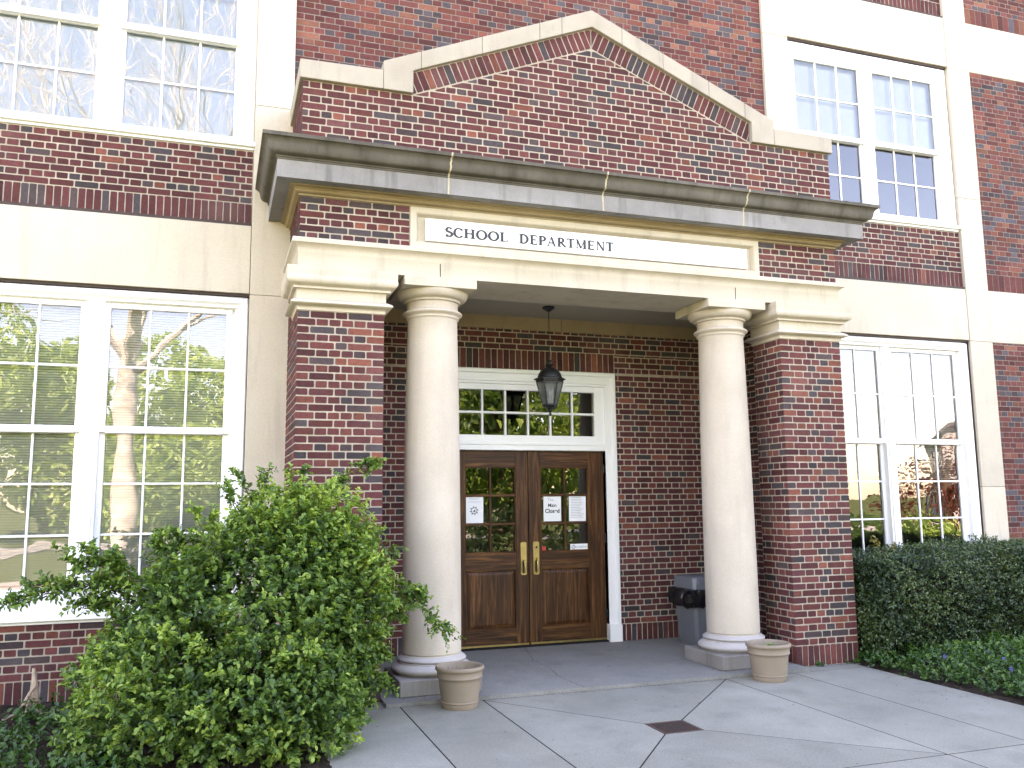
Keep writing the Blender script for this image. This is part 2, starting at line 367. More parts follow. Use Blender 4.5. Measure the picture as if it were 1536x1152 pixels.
def lay(mb, o, u, v, rows, rng, joint=.012, clip=(), flush=('', ), depth=.004, mat=1, rough=1.0, bed=None, shift=None):
    """rows of bricks on the plane o + a*u + b*v; normal u x v towards the viewer; bed polygon (a,b) gets the mortar face."""
    o = Vector(o); u = Vector(u); v = Vector(v); n = u.cross(v)
    if bed: mb.add([o+u*a+v*b for a, b in bed], [list(range(len(bed)))], 0)
    j = joint/2
    W = max(r[2][-1][1] for r in rows if r[2])
    for z0, z1, row in rows:
        for a, b in row:
            a0 = a-(.004 if 'l' in flush else -j) if a < 1e-6 else a+j
            b0 = b+(.004 if 'r' in flush else -j) if b > W-1e-6 else b-j
            jz = rng.uniform(-.001, .001)*rough
            p = [(a0+rng.uniform(-.002, .002)*rough*(a > 1e-6), z0+j+jz), (b0+rng.uniform(-.002, .002)*rough*(b < W-1e-6), z0+j+jz),
                 (b0+rng.uniform(-.002, .002)*rough*(b < W-1e-6), z1-j+jz), (a0+rng.uniform(-.002, .002)*rough*(a > 1e-6), z1-j+jz)]
            if shift: p = [shift(q) for q in p]
            for hp in clip:
                p = clip_poly(p, hp)
                if len(p) < 3: break
            if len(p) < 3 or area(p) < .0008: continue
            # outline: cut corners, waver long edges
            ol = []; N = len(p)
            for i in range(N):
                q0 = Vector((*p[i], 0)); q1 = Vector((*p[(i+1) % N], 0)); d = q1-q0; L = d.length
                if L < .012: ol.append(q0); continue
                d /= L; nn = Vector((-d.y, d.x, 0)); c = min(.004+(rng.random()**2)*.011*rough, L*.3)
                ol.append(q0+d*c)
                if L > .09:
                    for t in ((.35, .68) if L > .15 else (.5,)): ol.append(q0+d*L*t+nn*rng.uniform(-.0016, .0016)*rough)
                ol.append(q1-d*min(.004+rng.random()*.004*rough, L*.3))
            cen = sum(ol, Vector())/len(ol)
            dz = depth+rng.uniform(-.0012, .0012); K = len(ol)
            tx, ty = rng.uniform(-.012, .012), rng.uniform(-.02, .02)
            front = []
            for q in ol:
                e = q-cen; q2 = q-e.normalized()*.003
                front.append(o+u*q2.x+v*q2.y+n*(dz+tx*e.x*.5+ty*e.y*.5))
            back = [o+u*q.x+v*q.y+n*-.0004 for q in ol]
            t = (rng.random(), rng.random(), 0, 1)
            mb.add(front+back, [list(range(K))]+[[i, K+i, K+(i+1) % K, (i+1) % K] for i in range(K)], mat, t)
def rect(w, h): return [(0, 0), (w, 0), (w, h), (0, h)]
X = (1, 0, 0); Z = (0, 0, 1)

# ================================================================== THE SCHOOL BUILDING
PX0, PX1 = 0.0, 5.84                       # portico width; its front plane is Y = 0
YP, YB = 1.07, 1.91                        # pilaster face of the main front, back wall of the porch
YW = 1.112                                 # brick plane of the main front
bld = thing('school_building', 'red brick school building with stone columned entrance portico and white sash windows', 'building')
def part(o, label=None):
    if label: o['label'] = label
    return o

# --- portico piers (front, inner and outer faces)
PW = .77
def pier(x0, seed, label):
    rng = random.Random(seed); x1 = x0+PW; D = .50; left = x0 < 1
    mb = MB()
    for (o, u, w, pb, fl) in (((x0, 0, 0), X, PW, True, 'lr'), ((x1, 0, 0), (0, 1, 0), D, False, 'l'), ((x0, D, 0), (0, -1, 0), D, False, 'r')):
        lay(mb, o, u, Z, soldiers(w, .21), rng, joint=.009, flush=fl, bed=None)
        o2 = (o[0], o[1], .21)
        rows = pierbond(w, 3.22) if pb else english(w, 3.22, k0=1, ph=0 if fl == 'r' else w % .216)
        lay(mb, o2, u, Z, rows, rng, flush=fl)
        mb.add([Vector(o)+Vector(u)*a+Vector(Z)*b for a, b in rect(w, 3.43)], [[0, 1, 2, 3]], 0)
    mb.box(x0+.001, x1-.001, D-.001, D, 0, 3.43, 0, skip='fbt')
    return part(mb.build('brick_pier', [MORTAR, BRICKP], bld), label)
pier(PX0, 11, 'brick pier behind the leafy shrub')
pier(PX1-PW, 12, 'brick pier beside the clipped hedge')
# --- portico side walls back to the main front, and the walls of the porch recess
rng = random.Random(5)
mb = MB(); w = YW-.5
lay(mb, (0, YW, 0), (0, -1, 0), Z, english(w, 3.82), rng, bed=rect(w, 3.82))
mb.box(.001, .349, .501, 1.9, 0, 3.82, 0)
lay(mb, (.35, .5, 0), (0, 1, 0), Z, english(YB-.5, 3.76, k0=1), rng, bed=rect(YB-.5, 3.76))
mb.build('portico_side_wall', [MORTAR, BRICK], bld)
mb = MB()
lay(mb, (PX1, .5, 0), (0, 1, 0), Z, english(w, 3.82), rng, bed=rect(w, 3.82))
mb.box(PX1-.349, PX1-.001, .501, 1.9, 0, 3.82, 0)
lay(mb, (PX1-.35, YB, 0), (0, -1, 0), Z, english(YB-.5, 3.76, k0=1), rng, bed=rect(YB-.5, 3.76))
mb.build('portico_side_wall', [MORTAR, BRICK], bld)
# porch back wall with the door opening (casing outer edges 1.72 .. 4.0, top 3.28)
DX0, DX1, DZ = 1.715, 4.005, 3.28
mb = MB()
for (a, b) in ((.35, DX0), (DX1, PX1-.35)):
    lay(mb, (a, YB, .03), X, Z, soldiers(b-a, .22), rng, joint=.009)
    lay(mb, (a, YB, .25), X, Z, english(b-a, DZ-.25, k0=0, ph=.05 if a > 1 else 0), rng, bed=[(0, -.25), (b-a, -.25), (b-a, DZ-.25), (0, DZ-.25)])
for (a, b) in ((.35, DX0), (DX1, PX1-.35)): lay(mb, (a, YB, DZ), X, Z, english(b-a, .24, k0=1), rng, bed=rect(b-a, .24))
lay(mb, (DX0, YB, DZ), X, Z, soldiers(DX1-DX0, .24, .077), rng, joint=.009, bed=rect(DX1-DX0, .24))
lay(mb, (.35, YB, DZ+.24), X, Z, english(PX1-.7, .25), rng, bed=rect(PX1-.7, .25))
mb.build('porch_back_wall', [MORTAR, BRICK], bld)
mb = MB()
for a, b in ((.35, 1.62), (1.625, 3.30), (3.305, 4.86), (4.865, PX1-.35)): mb.bbox(a, b, YB-.02, YB+.05, 3.765, 3.925, .003)
mb.build('stone_course', STONEB, bld)
mb = MB(); mb.box(.30, PX1-.30, .70, YB+.05, 3.922, 4.0)
part(mb.build('porch_ceiling', PLASTER, bld), 'plain plaster porch ceiling')

# --- pier capitals, architrave, frieze, cornice
def arc(o0, z0, o1, z1, bulge, n=6):          # quarter-ish curve between two profile points
    pts = []
    for i in range(n+1):
        t = i/n; nx, nz = (z1-z0), -(o1-o0); s = math.sin(math.pi*t)*bulge
        pts.append((o0+(o1-o0)*t+nx*s, z0+(z1-z0)*t+nz*s))
    return pts
capp = [(.0, 3.43), (.012, 3.43), (.012, 3.455), (.02, 3.462)] + arc(.022, 3.465, .03, 3.528, .75) + [(.016, 3.535), (.014, 3.60), (.02, 3.62), (.052, 3.622), (.052, 3.642), (.06, 3.645)] \
    + arc(.062, 3.648, .105, 3.735, .28) + [(.108, 3.75), (.108, 3.812), (0, 3.812)]
for x0, x1, lab in ((PX0, PX0+PW, 'stone capital of the pier behind the shrub'), (PX1-PW, PX1, 'stone capital of the pier by the hedge')):
    mb = MB(); mb.ring(x0, x1, 0, .5, capp)
    part(mb.build('pier_capital', STONEA, bld, 40), lab)
mb = MB()      # architrave beam with cavetto and lip
arp = [(.010, 3.815), (.010, 3.955)] + arc(.012, 3.958, .058, 4.035, -.16) + [(.068, 4.04), (.068, 4.075), (.060, 4.086), (0, 4.088)]
for k in range(len(arp)): pass
mb.ring(PX0, PX1, 0, .72, arp, open_back=YP+.02, caps=False)
mb.box(PX0-.01, PX1+.01, -.0101, .72, 3.8149, 3.8151, skip='fklr')
mb.box(PX0, PX1, .70, .72, 3.815, 3.93)
part(mb.build('architrave', STONEA, bld, 35))
mb = MB()
for x in (1.30, 4.53): mb = MB(); mb.box(x-.003, x+.003, -.0125, -.009, 3.822, 3.95); mb.build('stone_joint', DARK, bld)
mb = MB()      # frieze: brick ends either side of the stone panel, and the sides
FZ0, FZ1 = 4.088, 4.488
lay(mb, (0, 0, FZ0), X, Z, english(1.008, FZ1-FZ0, c=.0667, k0=1), rng, flush='l', bed=rect(1.008, FZ1-FZ0))
lay(mb, (0, YW, FZ0), (0, -1, 0), Z, english(YW, FZ1-FZ0, c=.0667), rng, flush='r', bed=rect(YW, FZ1-FZ0))
mb.build('brick_frieze', [MORTAR, BRICK], bld); mb = MB()
lay(mb, (4.845, 0, FZ0), X, Z, english(PX1-4.845, FZ1-FZ0, c=.0667, k0=1), rng, flush='r', bed=rect(PX1-4.845, FZ1-FZ0))
lay(mb, (PX1, 0, FZ0), (0, 1, 0), Z, english(YW, FZ1-FZ0, c=.0667), rng, flush='l', bed=rect(YW, FZ1-FZ0))
part(mb.build('brick_frieze', [MORTAR, BRICK], bld))
# stone panel with sunk field
mb = MB(); sx0, sx1, sz0, sz1 = 1.010, 4.843, FZ0+.001, FZ1; fw = .075; fy = -.014
fr = lambda o, y: [(sx0+o, y, sz0+o), (sx1-o, y, sz0+o), (sx1-o, y, sz1-o), (sx0+o, y, sz1-o)]
lv = [fr(0, .02), fr(0, fy), fr(fw-.022, fy), fr(fw-.010, fy+.012), fr(fw-.008, fy+.022), fr(fw+.006, .035), fr(fw+.008, .04)]
vv = sum(lv, []); mb.add(vv, [[k*4+i, k*4+(i+1) % 4, (k+1)*4+(i+1) % 4, (k+1)*4+i] for k in range(len(lv)-1) for i in range(4)]+[[24, 25, 26, 27]])
mb.build('sign_surround', STONEA, bld)
mb = MB(); mb.bbox(1.158, 4.694, -.012, .030, 4.168, 4.386, .004)
board = part(mb.build('sign_board', CREAM, bld), 'long white board lettered SCHOOL DEPARTMENT')
# serif capitals
def glyph(ch):
    Q = []; T, t, sf = .235, .125, .085
    def st(x, z0=0, z1=1, w=T, lo=True, hi=True):
        Q.append([(x-w/2, z0), (x+w/2, z0), (x+w/2, z1), (x-w/2, z1)]); e = w/2+.085
        if lo: Q.append([(x-e, z0), (x+e, z0), (x+e, z0+sf), (x-e, z0+sf)])
        if hi: Q.append([(x-e, z1-sf), (x+e, z1-sf), (x+e, z1), (x-e, z1)])
    def bar(x0, x1, z, w=t): Q.append([(x0, z-w/2), (x1, z-w/2), (x1, z+w/2), (x0, z+w/2)])
    def ln(a, b, w):
        d = Vector((b[0]-a[0], b[1]-a[1])); n = Vector((-d.y, d.x)).normalized()*w/2
        Q.append([(a[0]-n.x, a[1]-n.y), (b[0]-n.x, b[1]-n.y), (b[0]+n.x, b[1]+n.y), (a[0]+n.x, a[1]+n.y)])
    def pl(pts, ws):
        P = [Vector(p) for p in pts]; E = []
        for i, p in enumerate(P):
            d = P[min(i+1, len(P)-1)]-P[max(i-1, 0)]; n = Vector((-d.y, d.x)).normalized()*ws[i]/2; E.append((p-n, p+n))
        for i in range(len(P)-1): Q.append([tuple(E[i][0]), tuple(E[i+1][0]), tuple(E[i+1][1]), tuple(E[i][1])])
    def el(cx, cz, rx, rz, a0, a1, w0, w1, n=22):
        pts = []; ws = []
        for i in range(n+1):
            a = R_(a0+(a1-a0)*i/n); w0, w1 = max(w0, .125), max(w1, .22); pts.append((cx+rx*math.cos(a), cz+rz*math.sin(a))); ws.append(w0+(w1-w0)*abs(math.cos(a))**1.5)
        pl(pts, ws)
    W = .8
    if ch == 'S':
        W = .62; el(.31, .735, .215, .225, 30, 250, .08, .15); el(.31, .275, .235, .24, 70, -160, .08, .16); ln((.20, .56), (.42, .47), .17)
        ln((.50, .80), (.50, .97), .05); ln((.075, .04), (.075, .24), .05)
    elif ch == 'C': W = .82; el(.45, .5, .37, .465, 42, 318, .08, .18); ln((.74, .70), (.74, .95), .055); ln((.74, .08), (.74, .28), .05)
    elif ch == 'O': W = .98; el(.49, .5, .39, .465, 0, 360, .08, .18, 32)
    elif ch == 'H': W = .98; st(.20); st(.78); bar(.2, .78, .51)
    elif ch == 'L': W = .74; st(.20); bar(.2, .66, .035, .07); ln((.655, .0), (.68, .25), .055)
    elif ch == 'D': W = .94; st(.20); el(.36, .5, .43, .465, 90, -90, .075, .17); bar(.2, .37, .965); bar(.2, .37, .035)
    elif ch == 'E': W = .78; st(.20); bar(.2, .66, .962); bar(.2, .69, .038); bar(.2, .54, .51); ln((.66, .78), (.65, 1.0), .05); ln((.69, .22), (.68, .0), .05); ln((.54, .41), (.54, .61), .045)
    elif ch == 'P': W = .72; st(.20); el(.36, .72, .27, .245, 90, -90, .075, .16, 14); bar(.2, .37, .965); bar(.2, .37, .475)
    elif ch == 'R': W = .88; st(.20); el(.36, .735, .25, .23, 90, -90, .075, .16, 14); bar(.2, .37, .965); bar(.2, .40, .505); ln((.38, .5), (.80, .02), .16); bar(.72, .90, .03, .055)
    elif ch == 'A': W = .96; ln((.46, .98), (.14, .0), .075); ln((.46, 1.0), (.80, .0), .175); bar(.24, .70, .34); bar(.03, .26, .027, .055); bar(.66, .94, .027, .055)
    elif ch == 'T': W = .80; st(.40, hi=False); bar(.06, .74, .96); ln((.07, .76), (.06, 1.0), .055); ln((.73, .76), (.74, 1.0), .055)
    elif ch == 'M': W = 1.12; st(.17, w=.08, hi=False); st(.93, hi=False); ln((.17, 1.0), (.54, .06), .17); ln((.93, 1.0), (.54, .04), .075); bar(.05, .2, .97, .055); bar(.86, 1.04, .97, .055)
    elif ch == 'N': W = .98; st(.19, w=.08, hi=False); st(.80, w=.08, lo=False); ln((.19, 1.0), (.80, .0), .17); bar(.05, .2, .97, .055)
    return Q, W
for word, xa, xb in (('SCHOOL', 1.349, 1.980), ('DEPARTMENT', 2.094, 3.112)):
    mb = MB(); g = [glyph(c) for c in word]; sp = .07; tot = sum(w for _, w in g)+sp*(len(g)-1); s = (xb-xa)/tot; x = xa
    for q, wd in g:
        for k, poly in enumerate(q): mb.prism([(x+p[0]*s, 4.222+p[1]*.094) for p in poly], 'y', -.016-.0002*k, -.011)
        x += (wd+sp)*s
    mb.build('lettering', LETTER, board)
# bed mould + cornice
mb = MB()
bm_ = [(.0, 4.486), (.018, 4.486), (.018, 4.502), (.024, 4.504)] + arc(.026, 4.505, .06, 4.535, .2, 4) + [(.068, 4.537), (.068, 4.548), (.10, 4.552), (.10, 4.568), (0, 4.568)]
mb.ring(PX0, PX1, 0, .3, bm_, open_back=YP+.02)
mb.build('bed_mould', STONEB, bld, 40)
cop = [(.10, 4.566), (.215, 4.562), (.225, 4.562), (.225, 4.722), (.232, 4.726), (.232, 4.738), (.240, 4.742), (.240, 4.754)] \
    + arc(.25, 4.757, .312, 4.815, .20, 6) + arc(.312, 4.815, .352, 4.882, -.16, 5)[1:] + [(.362, 4.886), (.362, 4.918), (.355, 4.922), (0.02, 4.985)]
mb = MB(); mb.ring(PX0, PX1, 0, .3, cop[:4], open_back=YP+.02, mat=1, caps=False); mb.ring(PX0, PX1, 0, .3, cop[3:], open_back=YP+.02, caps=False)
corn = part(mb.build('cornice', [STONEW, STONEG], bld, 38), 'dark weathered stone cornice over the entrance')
PALEJ = plain('pale_joint', (.46, .39, .27), .9, var=.25, scale=9)      # pale mortar joints across the cornice
for x in (1.325, 2.905, 4.525):
    mb = MB(); pr = [(o+.0022, z) for o, z in cop[2:-2]]; dxs = [rng.uniform(-.006, .006) for _ in pr]
    vsx = []
    for (o, z), dx in zip(pr, dxs): vsx += [(x+dx-.008, -o, z), (x+dx+.008, -o, z)]
    mb.add(vsx, [[2*i, 2*i+1, 2*i+3, 2*i+2] for i in range(len(pr)-1)]); mb.build('mortar_joint', PALEJ, bld)

# --- pediment: brick field, raking soldier course, stone coping
XC = 2.92; PZ = 5.602; SL = .416
zin = lambda x: 5.627-.0 + SL*(1.892-abs(x-XC))           # underside line of the raking soldiers at the field
mb = MB(); c0 = PZ-10*.07
lay(mb, (0, 0, c0), X, Z, english(PX1, .70, k0=0), rng, flush='lr', bed=rect(PX1, .70))
apex_b = 6.395; hw = (apex_b-PZ)/SL
rows = english(2*hw, apex_b-PZ, k0=0, ph=hw % .216)
cl = math.sqrt(1+SL*SL)
lay(mb, (XC-hw, 0, PZ), X, Z, rows, rng, clip=[(-SL, 1, -.010), (SL, 1, SL*2*hw-.010)], bed=[(0, 0), (2*hw, 0), (hw, apex_b-PZ)])
# raking soldiers: bricks square to the slope, cut plumb at the apex and at the kneelers
for sgn in (-1, 1):
    th = math.atan(SL)*-sgn; ct, sn = math.cos(th), math.sin(th)
    L = 1.90/ct+.3; H = .222*ct
    org = Vector((XC-sgn*-0, 0, 0)); ax = Vector((ct, 0, sn)); ay = Vector((-sn, 0, ct))
    base = Vector((XC, 0, apex_b)) if sgn > 0 else Vector((XC, 0, apex_b))-ax*L
    nb = round(L/.0708); rows = [(0.0, H, [(i*L/nb, (i+1)*L/nb) for i in range(-2, nb+3)])]
    bx = lambda a, b: (base+ax*a+ay*b)
    # clip in (a,b): x between the kneeler and the apex
    if sgn > 0: hps = [(-ax.x, -ay.x, base.x-XC-.006), (ax.x, ay.x, 4.806-base.x-.006)]
    else: hps = [(ax.x, ay.x, XC-.006-base.x), (-ax.x, -ay.x, base.x-1.030-.006)]
    bed = [(-.1, 0), (L+.1, 0), (L+.1, H), (-.1, H)]
    for hp in hps: bed = clip_poly(bed, hp)
    bed = [(a, b) for a, b in bed]
    lay(mb, base+Vector((0, -.002, 0)), ax, ay, rows, rng, clip=hps, bed=bed, joint=.009)
# return faces and back of the attic
for o, u in (((0, YW, c0), (0, -1, 0)), ((PX1, 0, c0), (0, 1, 0))):
    lay(mb, o, u, Z, english(YW, .70, k0=1), rng, flush='r' if u[1] < 0 else 'l', bed=rect(YW, .70))
mb.box(.002, PX1-.002, .002, .34, 4.6, 5.6, 0, skip='fb')
part(mb.build('brick_pediment', [MORTAR, BRICK], bld))
mb = MB(); mb.prism([(XC-hw, 5.6), (XC+hw, 5.6), (XC, 6.40)], 'y', .003, .34)
mb.prism([(1.03, 5.6), (XC, 6.39), (4.81, 5.6), (4.81, 5.84), (XC, 6.62), (1.03, 5.84)], 'y', .0035, .34)
mb.build('pediment_core', MORTAR, bld)
yc0, yc1 = -.045, .37
def cope(poly, name='coping_stone'):
    m_ = MB(); m_.prism(poly, 'y', yc0, yc1); o = m_.build(name, STONEK, bld)
    md = o.modifiers.new('b', 'BEVEL'); md.width = .006; md.segments = 2; md.limit_method = 'ANGLE'
    return o
g = .003; H = 5.606; T = 5.785
so, si = .4205, .4135
zo = lambda x: 6.806-so*abs(x-XC); zi = lambda x: 6.619-si*abs(x-XC)
for s in (-1, 1):
    mx = lambda x: x if s < 0 else 2*XC-x
    cope([(mx(-.035), H), (mx(.735), H), (mx(.735), T+.01), (mx(-.035), T)])
    cope([(mx(.738), H), (mx(1.024), H), (mx(1.024), 5.832), (mx(1.10), zi(1.10)), (mx(1.10)+0, zo(1.10)), (mx(.738), zo(.738))])
    cuts = [1.103, 1.72, 2.335, XC-.34] if s < 0 else [1.103, 1.55, 2.1, XC-.34]
    for a, b in zip(cuts[:-1], cuts[1:]): cope([(mx(a), zi(a)), (mx(b-g), zi(b-g)), (mx(b-g), zo(b-g)), (mx(a), zo(a))])
cope([(XC-.34, zi(XC-.34)), (XC, zi(XC)), (XC+.34, zi(XC+.34)), (XC+.34, zo(XC+.34)), (XC, zo(XC)), (XC-.34, zo(XC-.34))])
for s in (-1, 1):                                       # coping over the portico returns
    x = -.035 if s < 0 else PX1-.30
    m_ = MB(); m_.bbox(x, x+.335, yc1+.003, YW+.02, 5.606, 5.785, .006); m_.build('coping_stone', STONEK, bld)

# --- columns
def column(cx, label):
    cy = .32; N = 64
    mb = MB()
    shaft = [(.272, .336), (.262, .342), (.262, .348), (.272, .354)]
    for i in range(0, 15):
        t = i/14; r = .272-.032*(t**1.7)-.002*math.sin(math.pi*t)*-1; shaft.append((r, .36+t*(3.45-.36)))
    shaft += [(.246, 3.462), (.256, 3.47), (.256, 3.487), (.262, 3.492)]
    shaft += [(.262+.028*math.sin(math.pi*i/8), 3.494+.05*i/8) for i in range(9)]
    shaft += [(.248, 3.549), (.246, 3.60), (.25, 3.62), (.272, 3.625), (.272, 3.642), (.280, 3.645)]
    shaft += [(.282+.062*math.sin(math.pi/2*i/8), 3.648+.074*(1-math.cos(math.pi/2*i/8))) for i in range(9)] + [(.335, 3.724)]
    mb.lathe(cx, cy, shaft, N)
    col = part(mb.build('column', STONEC, bld, 35), label)
    mb = MB(); mb.bbox(cx-.35, cx+.35, cy-.35, cy+.35, 3.724, 3.815, .004)
    mb.build('abacus', STONEA, col)
    mb = MB()
    prof = [(.34, .172)] + [(.318+.052*math.sin(math.pi*i/10), .174+.092*i/10) for i in range(11)] + [(.316, .268), (.316, .280)] \
        + [(.300+.018*math.sin(math.pi*i/6), .282+.036*i/6) for i in range(7)] + [(.292, .322), (.276, .338)]
    mb.lathe(cx, cy, prof, N)
    mb.build('column_base', STONEP2, col, 40)
    mb = MB(); mb.bbox(cx-.3725, cx+.3725, cy-.3725, cy+.3725, .036, .172, .006)
    mb.build('plinth', STONEP, col)
STONEP2 = stone_mat('base_stone', (.40, .37, .34), (.49, .455, .42), .35, .3, 6.1, (.15, .13, .12))
column(1.305, 'column nearer the shrub'); column(4.535, 'column in front of the grey bin')

# --- main front: pilasters, stone bands, brick panels
def pil(x0, x1):
    mb = MB(); zs = [-.05, 1.845, 3.79, 5.79, 7.68, 9.4]
    for a, b in zip(zs[:-1], zs[1:]): mb.bbox(x0, x1, YP, YP+.3, a+.002, b-.002, .003, tint=(.5, random.Random(x0*7+a).random(), 0, 1))
    return mb.build('pilaster', STONE, bld)
LW0, LW1 = -3.165, -.386          # left window bay
RW0, RW1 = 6.215, 8.862           # right window bay
pil(LW1+.003, 0.0); pil(PX1, RW0); pil(RW1+.018, 9.27); pil(-3.56, LW0-.003)
def band(x0, x1, z0, z1):
    mb = MB(); mb.bbox(x0+.003, x1-.003, YP+.004, YP+.3, z0, z1, .003); return mb.build('stone_band', STONE, bld)
for x0, x1 in ((LW0, LW1), (RW0, RW1+.012)):
    band(x0, x1, 3.80, 4.498); band(x0, x1, 7.70, 8.43)
band(9.272, 14.0, 3.79, 4.505); band(9.272, 14.0, 7.685, 8.425)
band(-9.0, -3.563, 3.79, 4.505); band(-9.0, -3.563, 7.685, 8.425)
def spandrel(x0, x1, z0, z1, seed, lintel=True):
    r = random.Random(seed); mb = MB(); w = x1-x0
    lay(mb, (x0, YW, z0), X, Z, soldiers(w, .21), r, joint=.009, bed=rect(w, .21))
    lay(mb, (x0, YW, z0+.21), X, Z, english(w, z1-z0-.21, k0=0, ph=r.random()*.2), r, bed=rect(w, z1-z0-.21))
    mb.box(x0, x1, YW+.001, YW+.2, z0, z1, 0, skip='f')
    mb.build('brick_spandrel', [MORTAR, BRICK], bld)
    if lintel:
        mb = MB(); mb.box(x0+.002, x1-.002, YP+.012, YP+.25, z0-.03, z0-.001); mb.box(x0+.002, x1-.002, YP+.03, YP+.25, z0-.001, z0+.006); mb.build('steel_lintel', STEEL, bld)
spandrel(LW0, LW1, 4.53, 5.305, 21); spandrel(RW0, RW1+.014, 4.53, 5.33, 22)
spandrel(LW0, LW1, 8.46, 9.3, 23); spandrel(RW0, RW1+.014, 8.46, 9.3, 24)
spandrel(LW0, LW1, -.02, .70, 25, False); spandrel(RW0, RW1+.014, -.02, .70, 26, False)
for x0, x1 in ((LW0, LW1), (RW0, RW1+.012)):
    mb = MB()
    for z in (3.772, 7.672): mb.box(x0+.002, x1-.002, YP+.03, YP+.25, z, z+.027); mb.build('dark_caulk_gap', STEEL, bld); mb = MB()
    mb.box(LW1-.004 if x1 < 0 else x1-.004, x1+.0025 if x1 < 0 else x1+.002, YP+.035, YP+.2, .7, 3.77); mb.build('dark_caulk_gap', STEEL, bld)
# bricks above the portico and beyond the outer pilasters
mb = MB(); r = random.Random(31); w = PX1-.004
lay(mb, (.002, YW, 4.95), X, Z, english(w, 4.4, k0=0, ph=.03), r, joint=.009, bed=rect(w, 4.4), depth=.003, rough=.8)
mb.build('upper_brick_wall', [MORTARW, BRICKW], bld)
mb = MB()
for z0, z1 in ((-.02, 3.788), (4.507, 7.683), (8.427, 9.4)):
    x0, x1 = 9.274, 12.2; w = x1-x0; sh = .235 if z0 > 0 else 0
    if sh: lay(mb, (x0, YP+.012, z0), X, Z, soldiers(w, sh, .105), r, joint=.006, depth=.002, rough=.4)
    lay(mb, (x0, YP+.012, z0+sh), X, Z, english(w, z1-z0-sh, k0=1), r, joint=.009, depth=.003, rough=.8)
    mb.add([(x0, YP+.012, z0), (14, YP+.012, z0), (14, YP+.012, z1), (x0, YP+.012, z1)], [[0, 1, 2, 3]], 0)
    mb.add([(-9, YP+.012, z0), (-3.562, YP+.012, z0), (-3.562, YP+.012, z1), (-9, YP+.012, z1)], [[0, 1, 2, 3]], 2)
WALLP = NT('plain_brickwork'); _b = WALLP.add('TexBrick'); WALLP.link(WALLP.coords((1, 1, 1), (math.pi/2, 0, 0)), _b.inputs['Vector'])
_b.offset_frequency = 2; _b.squash = .5; _b.squash_frequency = 2
for k_, v_ in (('Scale', 1), ('Brick Width', .216), ('Row Height', .07), ('Mortar Size', .005)): _b.inputs[k_].default_value = v_
_b.inputs['Color1'].default_value = (.19, .065, .05, 1); _b.inputs['Color2'].default_value = (.12, .07, .07, 1); _b.inputs['Mortar'].default_value = (.36, .29, .24, 1)
WALLP.set(_b.outputs['Color'], .9, spec=.2)
mb.build('outer_brick_wall', [MORTARW, BRICKW, WALLP.m], bld)
# body of the building behind the front (keeps the light out and casts the shade)
mb = MB()
mb.box(-9, 14, YP+.02, YP+.3, 9.4, 12.6); mb.box(-9, 14, YP+.05, 16, 12.55, 12.7); mb.box(-9, 14, 15.7, 16, -.1, 12.6)
mb.box(-9, -8.75, YP+.3, 15.7, -.1, 12.6); mb.box(13.75, 14, YP+.3, 15.7, -.1, 12.6)
mb.build('building_shell', WALLP.m, bld)

# --- rooms behind the windows (open towards the front)
mb = MB()
for x0, x1, z0, z1 in ((-8.7, -.02, .05, 4.2), (-8.7, -.02, 4.35, 8.3), (PX1+.02, 13.7, .05, 4.2), (PX1+.02, 13.7, 4.35, 8.3)):
    mb.box(x0, x1, YP+.34, 7.5, z0, z1, 0, skip='f')
mb.box(.4, PX1-.4, YB+.25, 8, .02, 3.9, 1, skip='f')
mb.box(-.02, PX1+.02, YW+.02, YW+.3, 3.95, 9.4, 0)
mb.build('interior', [ROOM, ROOMD], bld)

